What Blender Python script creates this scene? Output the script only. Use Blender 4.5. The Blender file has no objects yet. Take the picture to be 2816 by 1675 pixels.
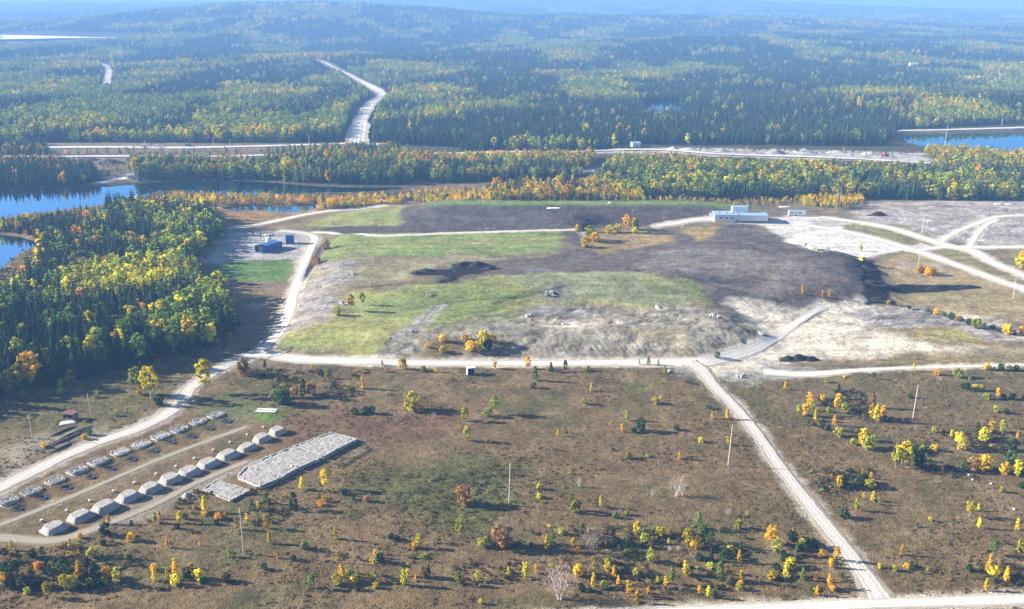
import bpy, math, random
import numpy as np
rng = np.random.default_rng(7); random.seed(7)
S = bpy.context.scene; COL = S.collection
# ------------------------------------------------------------ camera, sky, sun, exposure
CAMH = 130.0; F = 2738.0; PITCH = math.atan(829.0/F)      # F in photo pixels (2816 wide)
cam = bpy.data.cameras.new('camera'); cam.sensor_width = 36; cam.lens = 36*F/2816
cam.clip_start = 1; cam.clip_end = 80000
co = bpy.data.objects.new('camera', cam); COL.objects.link(co); S.camera = co
co.location = (0, 0, CAMH); co.rotation_euler = (math.pi/2-PITCH, 0, 0)
SUN_EL = math.radians(20.5); SUN_AZ = math.radians(-81)     # azimuth clockwise from +Y (view direction)
w = bpy.data.worlds.new('World'); S.world = w; w.use_nodes = True
nt = w.node_tree; bg = nt.nodes['Background']
sky = nt.nodes.new('ShaderNodeTexSky'); sky.sky_type = 'NISHITA'; sky.sun_disc = False
sky.sun_elevation = SUN_EL; sky.sun_rotation = SUN_AZ; sky.altitude = 300
sky.air_density = 1.0; sky.dust_density = 1.0; sky.ozone_density = 2.5
nt.links.new(sky.outputs[0], bg.inputs[0]); bg.inputs[1].default_value = 0.05
sl = bpy.data.lights.new('sun', 'SUN'); sl.energy = 5.0; sl.angle = math.radians(0.5); sl.color = (1, .9, .74)
so = bpy.data.objects.new('sun', sl); COL.objects.link(so)
from mathutils import Vector
sdir = Vector((math.sin(SUN_AZ)*math.cos(SUN_EL), math.cos(SUN_AZ)*math.cos(SUN_EL), math.sin(SUN_EL)))
so.rotation_euler = sdir.to_track_quat('Z', 'Y').to_euler()
S.view_settings.view_transform = 'Standard'; S.view_settings.look = 'None'
S.view_settings.exposure = 1.78; S.view_settings.gamma = 1; S.view_settings.use_curve_mapping = False
S.cycles.max_bounces = 5; S.cycles.diffuse_bounces = 2; S.cycles.glossy_bounces = 3
S.cycles.transmission_bounces = 3; S.cycles.volume_bounces = 0; S.cycles.transparent_max_bounces = 4
S.cycles.use_adaptive_sampling = True; S.cycles.adaptive_threshold = 0.015
S.cycles.caustics_reflective = False; S.cycles.caustics_refractive = False

# ------------------------------------------------------------ numeric helpers
def _h(ix, iy, s):
    with np.errstate(over='ignore'):
        n = (ix.astype(np.int64)*374761393 + iy.astype(np.int64)*668265263 + s*1442695041) & 0xffffffff
        n = ((n ^ (n >> 13))*1274126177) & 0xffffffff
        n = (n ^ (n >> 16)) & 0xffff
    return n/65535.0
def vn(x, y, s=0):
    ix = np.floor(x); iy = np.floor(y); fx = x-ix; fy = y-iy
    fx = fx*fx*(3-2*fx); fy = fy*fy*(3-2*fy)
    a = _h(ix, iy, s); b = _h(ix+1, iy, s); c = _h(ix, iy+1, s); d = _h(ix+1, iy+1, s)
    return (a+(b-a)*fx)*(1-fy)+(c+(d-c)*fx)*fy
def fbm(x, y, sc, s=0, o=4):
    x = np.asarray(x, float)/sc; y = np.asarray(y, float)/sc
    r = 0; a = .5; t = 0
    for k in range(o):
        r = r+a*vn(x, y, s+k*17); t += a; a *= .5; x = x*2.03+3.1; y = y*2.03+7.7
    return r/t
def sst(a, b, x):
    t = np.clip((x-a)/(b-a), 0, 1); return t*t*(3-2*t)
CP, SP = math.cos(PITCH), math.sin(PITCH)
def ray(u, v):                       # overview pixel (2495 wide) to ray direction
    X = (np.asarray(u, float)/.886-1408)/F; Y = (837.5-np.asarray(v, float)/.886)/F
    return X, CP+Y*SP, -SP+Y*CP
def proj(x, y, z):
    dz = z-CAMH; zc = y*CP-dz*SP; yc = y*SP+dz*CP
    return (1408+F*x/zc)*.886, (837.5-F*yc/zc)*.886, zc
def flat(pts, z=0.):
    p = np.array(pts, float); a, b, c = ray(p[:, 0], p[:, 1]); c = np.minimum(c, -1e-3); t = (z-CAMH)/c
    return np.stack([a*t, b*t], 1)
def sdf(x, y, P):                    # signed distance, negative inside
    sh = x.shape; x = x.ravel(); y = y.ravel(); d = np.full(x.shape, 1e18); ins = np.zeros(x.shape, bool)
    n = len(P)
    for i in range(n):
        ax, ay = P[i]; bx, by = P[(i+1) % n]; ex, ey = bx-ax, by-ay
        t = np.clip(((x-ax)*ex+(y-ay)*ey)/(ex*ex+ey*ey+1e-9), 0, 1)
        d = np.minimum(d, (x-ax-t*ex)**2+(y-ay-t*ey)**2)
        if ey != 0:
            c = ((ay > y) != (by > y)) & (x < ex*(y-ay)/ey+ax); ins ^= c
    d = np.sqrt(d); return np.where(ins, -d, d).reshape(sh)
def pmask(x, y, P, soft, warp=0, wsc=12, seed=0):
    P = np.asarray(P); x = np.asarray(x, float); y = np.asarray(y, float)
    m = np.zeros(x.shape); pad = soft*1.5+warp*2
    s = (x > P[:, 0].min()-pad) & (x < P[:, 0].max()+pad) & (y > P[:, 1].min()-pad) & (y < P[:, 1].max()+pad)
    if s.any():
        xs, ys = x[s], y[s]; d = sdf(xs, ys, P)
        if warp: d = d+warp*2*(fbm(xs, ys, wsc, seed+5, 4)-.5)*1.6
        m[s] = 1-sst(-soft, soft, d)
    return m
# ------------------------------------------------------------ terrain
PLAT = flat([(700,835),(930,866),(1250,858),(1700,868),(1840,835),(1800,775),(2000,750),(2150,730),(2090,640),(1900,605),(1640,580),(1380,565),(820,582),(775,640),(750,720)])
MND2 = flat([(890,735),(1180,690),(1540,672),(1690,695),(1740,740),(1500,755),(1250,748),(1050,755)])
MND3 = flat([(1560,650),(1640,612),(1850,610),(2040,640),(2060,700),(1900,720),(1700,690)])
RIDGE_X = [0,300,500,700,1000,1200,1500,1700,1800,1900,2000,2200,2495]
RIDGE_Y = [9,7,4,1,-1,-1,0,2,4,7,11,19,26]
def Hm(x, y):
    x = np.asarray(x, float); y = np.asarray(y, float)
    h = .8*(fbm(x, y, 60, 3, 3)-.5)
    nr = (y < 1000)
    if nr.any():
        xs, ys = x[nr], y[nr]
        q = 5.4*pmask(xs, ys, PLAT, 15)+4.4*pmask(xs, ys, MND2, 19)+2.8*pmask(xs, ys, MND3, 20)
        wx = sst(-80, -45, xs)*(1-sst(110, 190, xs))
        q += wx*7*(sst(578, 640, ys)-sst(641, 672, ys)*1.15)
        q += 2.5*sst(150, 300, xs)*sst(560, 620, ys)*(1-sst(655, 690, ys))
        q -= 1.5*sst(640, 690, ys)
        g = np.zeros(x.shape); g[nr] = q; h = h+g
    h = np.where(y >= 1000, h-1.5, h)
    r = sst(900, 2600, y)
    h = h+r*(fbm(x, y, 900, 21, 3)-.42)*46+sst(2600, 5200, y)*22
    h = h+82*np.exp(-((x+985)/900)**2-((y-4200)/750)**2)+40*np.exp(-((x-300)/1500)**2-((y-4600)/700)**2)
    h = h+11*np.exp(-((x-620)/230)**2-((y-1290)/120)**2)
    h = h+26*np.exp(-((x-600)/650)**2-((y-2900)/420)**2)
    u = np.clip((1408+F*x/np.maximum(y, 1)*.957)*.886, 0, 2495)
    zr = CAMH+(7-np.interp(u, RIDGE_X, RIDGE_Y))/.886/F*8000-(fbm(x, y, 1800, 5, 3)-.5)*36
    t = sst(4900, 8000, y)
    h = h*(1-t)+zr*t-190*sst(8300, 10500, y)
    return h
DS = np.concatenate([np.linspace(110, 900, 500), np.geomspace(903, 8300, 540)])
def unproj(pts, extra=0.):
    p = np.array(pts, float).reshape(-1, 2); a, b, c = ray(p[:, 0], p[:, 1]); n = len(p)
    out = np.zeros((n, 2))
    for i0 in range(0, n, 400):
        sl_ = slice(i0, i0+400)
        T = DS[None, :]/b[sl_, None]
        xx = a[sl_, None]*T; yy = np.repeat(DS[None, :], xx.shape[0], 0); zz = CAMH+c[sl_, None]*T
        f = zz-Hm(xx, yy)-extra
        k = np.argmax(f < 0, axis=1); none = ~(f < 0).any(1); k[none] = len(DS)-1; k = np.maximum(k, 1)
        ii = np.arange(len(k)); f0 = f[ii, k-1]; f1 = f[ii, k]; t = np.clip(f0/(f0-f1+1e-9), 0, 1)
        yy_ = DS[k-1]+(DS[k]-DS[k-1])*t
        out[sl_, 0] = a[sl_]*yy_/b[sl_]; out[sl_, 1] = yy_
    return out
# water bodies: (name, polygon, surface height)
WAT = {
 'river': [(-90,459),(0,459),(60,460),(105,456),(215,454),(275,454),(350,446),(420,443),(520,440),(620,442),(680,446),(740,452),(800,455),(860,457),(975,456),(985,460),(930,465),(880,469),(800,470),(760,472),(700,474),(640,476),(560,472),(480,468),(420,465),(372,468),(355,478),(330,489),(300,495),(250,502),(215,506),(175,512),(110,521),(60,525),(0,538),(-90,548)],
 'backwater': [(-90,566),(0,571),(45,576),(98,592),(80,604),(40,622),(18,640),(0,660),(-90,680)],
 'pond': [(548,510),(575,504),(620,501),(700,501),(768,500),(770,509),(745,519),(700,523),(665,519),(630,516),(580,518)],
 'puddle': [(485,517),(500,513),(520,514),(516,519),(495,520)],
 'lake': [(2200,336),(2245,329),(2300,327),(2495,324),(2640,324),(2660,376),(2495,378),(2440,374),(2400,368),(2320,362),(2260,358),(2210,348)],
 'forest_pond': [(1572,252),(1600,248),(1650,248),(1668,256),(1664,276),(1640,281),(1585,281),(1570,270)],
}
WZ = {'river': -2.4, 'backwater': -1.6, 'pond': -2.1, 'puddle': -2.0}
WP = {}
for k, p in WAT.items():
    if k not in WZ:
        q = unproj(p); WZ[k] = float(np.median(Hm(q[:, 0], q[:, 1])))-1.0
    WP[k] = flat(p, WZ[k])
TAIL = unproj([(-60,84),(60,86),(150,89),(235,92),(325,90),(235,95),(150,99),(60,104),(-60,108)])
TAILZ = float(np.median(Hm(TAIL[:, 0], TAIL[:, 1])))
# ------------------------------------------------------------ zones painted into the ground (surface colour only)
def C(r, g, b): return (r, g, b)
SOIL = C(.098,.082,.078); BLACK = C(.016,.013,.014); GRASS = C(.2,.258,.09); YGRASS = C(.31,.31,.115); PALE = C(.34,.32,.31)
WHITE = C(.52,.5,.48); OCHRE = C(.32,.24,.1); TAN = C(.34,.26,.14); SCRUB = C(.178,.126,.064); GREYG = C(.235,.255,.155); PINK = C(.33,.27,.25)
# (polygon, colour, soft m, warp m, height roughness, amount)
ZN = [
 ([(560,560),(1000,485),(1700,488),(2495,490),(2600,600),(2600,880),(1900,900),(600,890),(540,700)], C(.21,.17,.11), 8, 6, .1, 1),
 ([(440,520),(560,490),(700,485),(860,485),(960,490),(900,505),(760,525),(560,550),(520,545)], C(.3,.19,.08), 4, 4, .3, 1),
 ([(330,385),(120,400),(240,440),(330,442),(350,395)], C(.2,.16,.11), 5, 4, .2, .9),
 ([(0,345),(900,352),(900,388),(0,388)], C(.22,.17,.13), 4, 4, .2, .9),
 ([(1380,400),(1470,398),(1480,418),(1400,420)], PALE, 4, 4, .3, 1),
 ([(1450,362),(1700,360),(1900,364),(2240,372),(2290,400),(2150,395),(1950,388),(1740,382),(1620,374),(1450,374)], C(.42,.4,.39), 4, 4, .8, 1),
 ([(1040,374),(1250,370),(1300,380),(1100,386),(1045,384)], C(.4,.38,.36), 3, 3, .4, 1),
 ([(1000,445),(1400,440),(1480,455),(1300,470),(1000,470)], C(.24,.17,.1), 5, 4, .3, .8),
 ([(780,556),(750,540),(900,505),(975,500),(970,550),(900,552)], YGRASS, 3, 3, .1, 1),
 ([(880,520),(960,515),(965,540),(880,545)], GRASS, 6, 5, .1, .5),
 ([(770,648),(745,700),(715,760),(705,805),(760,800),(830,770),(800,720),(850,680),(1000,640),(900,630)], C(.33,.31,.3), 5, 6, .5, 1),
 ([(705,770),(760,760),(790,780),(760,815),(705,810)], C(.33,.27,.25), 5, 5, .4, .7),
 ([(800,585),(830,572),(1000,568),(1200,562),(1380,562),(1385,600),(1350,614),(1200,625),(1000,625),(900,628),(790,640),(775,620)], GRASS, 3, 4, .08, 1),
 ([(820,600),(1000,585),(1380,575),(1370,590),(1000,600),(830,625)], YGRASS, 5, 5, .05, .6),
 ([(770,650),(850,628),(1100,622),(1180,632),(1010,655),(1010,672),(890,690),(800,700)], C(.27,.245,.15), 5, 7, .15, 1),
 ([(790,650),(850,640),(870,680),(800,690)], PALE, 5, 6, .4, .8),
 ([(880,720),(1000,690),(1080,690),(1180,668),(1250,664),(1540,662),(1680,678),(1720,710),(1745,738),(1550,745),(1330,740),(1200,770),(1050,790),(950,820),(900,845),(700,835),(760,800),(840,770),(860,740)], YGRASS, 5, 7, .12, 1),
 ([(890,725),(1000,705),(1250,690),(1300,700),(1250,760),(1180,790),(1060,780),(900,770)], GRASS, 6, 8, .15, .85),
 ([(1250,668),(1540,665),(1670,682),(1720,725),(1600,740),(1340,730),(1300,700)], GREYG, 6, 8, .15, .9),
 ([(1560,668),(1580,668),(1625,720),(1600,725)], C(.22,.27,.08), 2, 1, .1, .8),
 ([(1655,680),(1680,680),(1745,738),(1715,735),(1690,705)], C(.19,.27,.07), 2, 1, .1, .9),
 ([(695,838),(720,815),(830,805),(1000,790),(1050,800),(940,862),(880,866),(790,856),(720,846)], YGRASS, 3, 4, .12, 1),
 ([(700,835),(800,820),(950,830),(900,858),(760,850)], GRASS, 5, 5, .1, .55),
 ([(1010,775),(1060,745),(1080,742),(1060,780),(1010,810),(940,866),(930,862)], C(.37,.35,.33), 2, 2, .2, 1),
 ([(930,866),(1010,810),(1130,800),(1260,770),(1330,750),(1420,740),(1740,745),(1800,770),(1860,835),(1800,862),(1640,874),(1200,872)], C(.3,.275,.225), 4, 6, .7, 1),
 ([(1290,752),(1420,750),(1420,762),(1295,765)], C(.36,.38,.42), 4, 3, .2, .7),
 ([(1340,780),(1440,770),(1460,790),(1350,800)], C(.45,.4,.34), 4, 4, .3, .8),
 ([(1150,775),(1240,745),(1300,700),(1340,690),(1330,740),(1270,770),(1170,790)], GREYG, 5, 6, .5, .7),
 ([(1500,795),(1600,795),(1680,800),(1660,825),(1590,815),(1510,820)], C(.33,.28,.14), 4, 5, .3, .9),
 ([(1040,830),(1100,815),(1220,815),(1260,840),(1250,866),(1030,868)], C(.2,.155,.07), 4, 4, .3, 1),
 ([(1240,868),(1650,876),(1780,868),(1640,880),(1240,880)], C(.4,.37,.36), 3, 2, .05, .9),
 ([(1340,735),(1330,700),(1360,700),(1400,735)], C(.17,.165,.17), 5, 5, .7, .8),
 # dark soils
 ([(985,525),(988,508),(1020,499),(1090,493),(1200,494),(1340,495),(1500,494),(1650,494),(1745,500),(1770,515),(1740,524),(1690,532),(1640,536),(1600,552),(1500,545),(1420,560),(1200,562),(1000,569),(900,569),(790,562),(760,556),(830,550),(975,551)], SOIL, 2.5, 2.5, .22, 1),
 ([(1000,545),(1200,515),(1330,520),(1330,548),(1100,558)], C(.125,.115,.115), 8, 8, .2, .6),
 ([(1378,562),(1412,566),(1432,600),(1455,622),(1500,614),(1560,600),(1640,588),(1650,575),(1620,560),(1660,550),(1750,548),(1830,550),(1880,570),(1940,602),(2060,622),(2100,640),(2112,680),(2165,715),(2150,742),(2000,745),(1980,754),(1850,748),(1745,744),(1715,715),(1680,680),(1550,662),(1200,664),(1150,675),(1120,690),(1070,690),(1060,678),(1005,668),(1005,660),(1100,650),(1200,640),(1350,617),(1388,600)], C(.13,.108,.1), 2.5, 4, .3, 1),
 ([(1545,640),(1600,612),(1700,602),(1850,612),(1990,640),(2060,680),(1950,690),(1850,668),(1700,662),(1560,656)], C(.21,.19,.175), 6, 9, .2, .9),
 ([(1750,690),(1900,690),(1960,715),(1880,725),(1760,712)], C(.24,.21,.2), 6, 8, .25, .7),
 ([(1700,700),(1760,715),(1900,730),(1985,742),(1985,753),(1850,748),(1745,744)], C(.075,.065,.068), 3, 4, .4, .9),
 ([(1280,656),(1350,655),(1350,661),(1280,661)], C(.16,.17,.25), 2, 1, 0, .9),
 ([(998,664),(1030,656),(1092,657),(1112,642),(1140,636),(1195,645),(1218,656),(1180,664),(1130,672),(1104,689),(1066,691),(1088,676),(1060,671),(1010,671)], BLACK, 1.5, 2, .8, 1),
 ([(1392,548),(1400,530),(1430,520),(1475,520),(1470,545),(1420,552)], C(.03,.024,.026), 3, 3, .4, .9),
 ([(1060,500),(1100,497),(1400,500),(1420,510),(1330,509),(1100,504)], C(.05,.045,.048), 4, 3, .3, .7),
 ([(1405,566),(1425,566),(1440,590),(1475,616),(1462,622),(1425,594)], C(.42,.4,.38), 1.5, 1.5, .4, .9),
 ([(1420,564),(1470,568),(1560,563),(1640,574),(1636,588),(1560,598),(1500,612),(1470,618),(1440,595)], C(.3,.22,.12), 2, 3, .2, 1),
 ([(1440,600),(1475,585),(1500,600),(1470,618)], C(.27,.23,.07), 3, 3, .2, .8),
 ([(1658,556),(1700,551),(1755,551),(1748,570),(1715,588),(1695,586)], OCHRE, 2, 3, .2, 1),
 # right side
 ([(2075,520),(2100,492),(2200,490),(2495,488),(2620,488),(2640,600),(2420,605),(2330,590),(2230,566),(2100,542)], C(.37,.335,.32), 4, 6, .5, 1),
 ([(2080,500),(2300,500),(2280,515),(2090,515)], C(.34,.28,.24), 5, 6, .2, .6),
 ([(1850,546),(1880,530),(1960,526),(2080,545),(2190,575),(2260,598),(2330,640),(2200,612),(2000,613),(1948,600),(1900,572)], C(.68,.66,.65), 2, 1.5, .05, 1),
 ([(1960,535),(2060,540),(2070,552),(1990,552)], C(.4,.37,.36), 2, 2, .1, .8),
 ([(2045,550),(2100,540),(2190,548),(2258,570),(2260,590),(2200,596),(2120,572),(2060,562)], C(.25,.215,.1), 2, 3, .15, 1),
 ([(2270,612),(2350,602),(2400,620),(2450,655),(2500,680),(2500,692),(2400,660),(2320,636)], C(.25,.215,.1), 2, 3, .15, 1),
 ([(2425,606),(2600,606),(2600,690),(2490,652)], C(.24,.19,.09), 2, 3, .2, 1),
 ([(2110,636),(2200,618),(2300,634),(2400,672),(2500,706),(2600,740),(2600,800),(2495,790),(2350,770),(2170,735),(2160,712),(2390,706),(2390,695),(2160,692),(2140,660)], C(.34,.265,.145), 2, 3, .2, 1),
 ([(2190,640),(2290,645),(2300,655),(2200,652)], PALE, 3, 3, .2, .5),
 ([(2160,700),(2400,720),(2500,745),(2500,755),(2300,735),(2170,715)], C(.27,.25,.12), 4, 4, .2, .6),
 ([(1840,750),(1990,740),(2150,735),(2230,752),(2350,775),(2500,810),(2620,830),(2620,850),(2450,835),(2330,815),(2200,800),(2300,820),(2420,850),(2400,862),(2200,870),(2000,885),(1850,890),(1720,888),(1800,865),(1880,830),(1850,790),(1790,752)], C(.62,.56,.47), 4, 7, .3, 1),
 ([(2150,738),(2240,755),(2350,778),(2500,812),(2500,835),(2330,805),(2180,800),(2050,770),(1990,762)], C(.33,.305,.3), 4, 6, .5, .95),
 ([(1990,790),(2080,785),(2130,800),(2110,818),(2020,812)], C(.34,.31,.26), 4, 6, .3, .8),
 ([(2180,805),(2290,800),(2420,835),(2600,860),(2600,900),(2300,890),(2100,880),(2300,862),(2400,860),(2390,846),(2250,830)], C(.3,.24,.12), 4, 5, .2, .9),
 ([(2250,810),(2340,805),(2430,832),(2380,838),(2280,825)], C(.33,.29,.12), 3, 4, .2, .8),
 ([(1740,888),(1850,895),(1880,915),(1830,935),(1765,930),(1735,905)], C(.32,.32,.29), 3, 3, .6, 1),
 ([(1640,888),(1710,893),(1740,930),(1690,925),(1640,905)], C(.3,.3,.27), 2.5, 3, .5, .9),
 ([(1860,890),(2060,905),(2000,915),(1900,920),(1860,905)], C(.42,.41,.41), 2.5, 3, .1, .9),
 # left side
 ([(455,620),(520,568),(600,562),(750,566),(765,580),(735,632),(600,640),(480,640)], C(.4,.38,.39), 3, 4, .1, 1),
 ([(485,645),(560,632),(720,630),(705,682),(600,688),(520,688)], C(.12,.205,.055), 2.5, 4, .1, 1),
 ([(510,690),(700,684),(690,760),(640,835),(560,870),(500,860),(560,800),(560,720)], C(.24,.18,.11), 3, 4, .15, 1),
 ([(600,740),(650,735),(660,755),(610,755)], PALE, 2, 2, .2, .6),
 ([(470,880),(640,870),(560,905),(500,960),(380,985),(400,930)], C(.17,.125,.07), 4, 4, .2, .8),
 ([(480,960),(640,970),(760,1000),(600,1030),(480,1010)], C(.13,.155,.06), 4, 5, .1, .8),
 ([(630,1012),(700,1008),(705,1022),(650,1030)], C(.11,.22,.04), 1.5, 2, .1, .9),
 ([(850,1180),(960,1130),(1240,1130),(1300,1230),(1180,1300),(1020,1300),(940,1230)], C(.1,.105,.035), 5, 6, .5, .85),
 ([(700,1020),(1100,1000),(1150,1060),(900,1090)], C(.15,.082,.055), 8, 8, .2, .7),
 ([(0,1110),(100,1060),(150,1040),(230,1035),(240,1050),(120,1100),(0,1160)], C(.31,.28,.22), 3, 4, .15, .8),
 ([(-60,1290),(100,1230),(420,1100),(600,1020),(620,1040),(400,1130),(150,1245),(-60,1330)], C(.21,.175,.11), 3, 3, .15, .8),
 ([(250,1270),(600,1120),(640,1120),(520,1180),(460,1215),(300,1270)], C(.3,.27,.22), 3, 3, .1, .8),
 ([(620,1155),(700,1180),(900,1095),(880,1070),(760,1140)], C(.2,.17,.12), 2, 2, .2, .7),
 ([(830,1140),(850,1120),(905,1092),(915,1098),(870,1125),(838,1148)], C(.03,.027,.02), .8, .8, .5, .9),
 ([(0,900),(120,930),(300,925),(420,890),(470,880),(420,960),(330,1020),(0,1080)], C(.125,.12,.05), 5, 6, .4, .7),
 ([(1900,900),(2600,900),(2600,1000),(2000,1000)], C(.13,.12,.06), 12, 12, .2, .6),
 ([(2096,632),(2128,636),(2140,660),(2158,692),(2210,693),(2300,694),(2390,696),(2398,703),(2330,709),(2170,710),(2168,735),(2112,742),(2100,690)], BLACK, 1.5, 1.5, .5, 1),
 ([(1895,868),(1930,870),(1960,866),(1998,877),(1940,882),(1905,880)], BLACK, .8, .8, .2, 1),
 ([(1785,752),(1810,748),(1850,772),(1880,800),(1885,835),(1862,840),(1850,805),(1825,775)], C(.66,.6,.5), 2, 1.5, .05, 1),
 ([(1690,893),(1740,862),(1840,845),(1890,815),(1960,785),(2060,768),(2120,785),(2000,835),(1950,862),(1900,866),(1880,890),(1790,912),(1735,918)], C(.64,.585,.5), 3, 4, .12, .9),
]
# ------------------------------------------------------------ road centre lines
ROADSPEC = [
 ('gravel_road', [(-120,1250),(-40,1208),(60,1158),(150,1115),(240,1077),(330,1046),(400,1012),(440,978),(465,945),(500,920),(540,895),(590,873),(640,850),(672,818),(697,775),(712,725),(726,685),(742,642),(757,606),(766,580),(740,568),(680,562)], [7,6.5,6.5,7,7.5,7,6.5,6.5,6.5,8], 'g', .1),
 ('cross_road', [(590,876),(640,862),(700,872),(800,879),(950,882),(1150,885),(1350,885),(1550,884),(1650,884),(1720,880),(1800,860),(1860,838),(1920,800),(1975,765),(2010,748)], [9,8,6,5.5,5,5,6,9,9,6,5,4], 'p', .14),
 ('curving_road', [(1680,884),(1706,900),(1735,935),(1772,972),(1812,1015),(1850,1063),(1890,1122),(1948,1200),(2008,1275),(2068,1350),(2115,1415),(2140,1455),(2150,1470)], [9,5.5,5,4.6,4.6,4.8,5,5.5,8], 'g', .18),
 ('bottom_road', [(300,1575),(800,1540),(1300,1512),(1450,1503),(1700,1490),(1900,1481),(2150,1471),(2350,1465),(2500,1460),(2700,1454),(3100,1444),(3500,1434)], 4.7, 'p', .24),
 ('haul_road', [(1860,545),(1950,548),(2050,562),(2150,586),(2240,614),(2330,645),(2430,682),(2500,706),(2600,742),(2900,850)], [8,9,9,8,8,8,8], 'p', .12),
 ('upper_haul_road', [(1930,529),(2000,530),(2100,543),(2180,558),(2250,580),(2320,602),(2370,612),(2420,640),(2480,665),(2560,700)], [7,8,9,9,10,9,7,7], 'p', .16),
 ('link_road', [(2230,612),(2290,603),(2370,603),(2450,602),(2560,600)], [5,7,8,6], 'p', .2),
 ('ridge_track', [(2290,590),(2320,570),(2380,545),(2440,527),(2540,524)], 5, 'p', .12),
 ('ridge_spur', [(2360,604),(2378,575),(2400,550),(2430,535)], 4, 'p', .1),
 ('plant_lane', [(1600,550),(1640,545),(1690,536),(1750,534),(1860,545)], [6,6,7,8], 'p', .1),
 ('edge_track', [(764,566),(820,570),(900,573),(1000,572),(1100,568),(1200,565),(1300,562),(1400,560)], [6,4,3,3,3], 'p', .1),
 ('river_road', [(560,556),(623,548),(700,532),(760,520),(820,512),(880,508),(940,500)], [6,6,5,5], 'p', .1),
 ('pit_edge_track', [(1860,905),(1960,912),(2080,903),(2220,896),(2380,892),(2560,888)], [7,5,3,2.5,2.5], 'p', .1),
 ('plot_track', [(-60,1300),(30,1268),(130,1228),(250,1178),(350,1135),(450,1095),(540,1062),(600,1040)], 2.6, 't', .05),
 ('mound_track', [(-60,1308),(30,1312),(100,1318),(160,1312),(230,1287),(310,1258),(400,1218),(470,1180),(540,1150),(600,1125)], [5,4.5,4,3.5,3,3], 't', .07),
 ('highway', [(90,361),(200,360),(280,360),(450,361),(620,358),(750,354),(860,351),(940,353)], 13, 'p', .5),
 ('valley_road', [(-60,383),(130,383),(300,382),(500,383),(640,380),(800,376)], 9, 'p', .5),
 ('far_valley_road', [(1030,376),(1150,374),(1250,371),(1350,374),(1460,368),(1560,366),(1640,368),(1740,376),(1850,380),(1960,383),(2100,389),(2200,395),(2310,402)], 10, 'p', .5),
 ('far_road', [(868,352),(874,320),(884,285),(905,252),(932,233),(905,213),(870,195),(835,176),(790,153),(750,143)], [24,20,17,16,20,14,9,7,6], 'p', 1.2),
 ('far_left_road', [(258,215),(264,185),(262,165),(238,153)], 13, 'p', 1.5),
 ('lake_road', [(2185,320),(2300,318),(2400,315),(2500,312),(2600,309)], 10, 'p', .6),
 ('bend_spur', [(240,446),(270,440),(310,434)], 10, 'p', .5),
]
ROADS = []; RC = []
for sp in ROADSPEC:
    name, pts, width, kd = sp[:4]; P = unproj(pts); Q = []
    E = np.vstack([2*P[0]-P[1], P, 2*P[-1]-P[-2]])
    for i in range(1, len(E)-2):
        n = max(2, int(np.hypot(*(E[i+1]-E[i]))/(1.5 if E[i, 1] < 900 else 8)))
        for k in range(n):
            t = k/n; a, b, c, d = E[i-1], E[i], E[i+1], E[i+2]
            Q.append(.5*((2*b)+(c-a)*t+(2*a-5*b+4*c-d)*t*t+(3*b-a-3*c+d)*t**3))
    Q.append(P[-1]); Q = np.array(Q); n = len(Q)
    wd = np.interp(np.linspace(0, 1, n), np.linspace(0, 1, len(width)), width) if hasattr(width, '__len__') else np.full(n, float(width))
    ROADS.append((Q, float(wd.max()))); RC.append((name, Q, wd, kd, sp[4] if len(sp) > 4 else .07))
# ------------------------------------------------------------ ground mesh: rows get wider apart with distance
Fr = 995.0
rows = [85.0]
while rows[-1] < 5200: rows.append(rows[-1]+min(max(rows[-1]**2/(Fr*CAMH)*(.62 if 380 < rows[-1] < 720 else .95), .33), 40))
rows = np.concatenate([rows, np.geomspace(rows[-1]+40, 10600, 60)])
NCOL = 1250; US = np.linspace(-.9, .9, NCOL)
GY = np.repeat(rows[:, None], NCOL, 1); GX = GY*US[None, :]
GZ = Hm(GX, GY)
base = np.array(SCRUB)
n1 = fbm(GX, GY, 45, 40, 4)[..., None]; n2 = fbm(GX, GY, 14, 41, 4)[..., None]; n3 = fbm(GX, GY, 6, 47, 3)[..., None]
col = base*(1-.0*n1)
def mixc(c, t, m): return c*(1-m)+np.array(t)*m
col = mixc(col, (.18,.122,.066), sst(.45, .7, n1)*.8)
col = mixc(col, (.115,.11,.048), sst(.5, .72, n2)*.8)
col = mixc(col, (.2,.15,.09), sst(.55, .75, n3)*.55)
ff = sst(640, 740, GY)[..., None]
col = mixc(col, (.06,.06,.03), ff*.85)
fo = fbm(GX, GY, 120, 50, 3)[..., None]
farm = sst(4800, 6000, GY)[..., None]
col = mixc(col, np.array((.05,.075,.045)), farm)
col = mixc(col, np.array((.15,.16,.05)), farm*sst(.52, .66, fo)*.8)
rgh = .25+0*GX
for P, c, soft, warp, rh, am in ZN:
    W = unproj(P)
    m = pmask(GX, GY, W, soft*(.8 if c == BLACK else 1 if c == SOIL else 1.3), warp*(.9 if c == BLACK else 1.4), 5 if c == BLACK else 14, int(abs(W[0, 0]))+3)*am
    col = mixc(col, c, m[..., None]); rgh = rgh*(1-m)+rh*m
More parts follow.
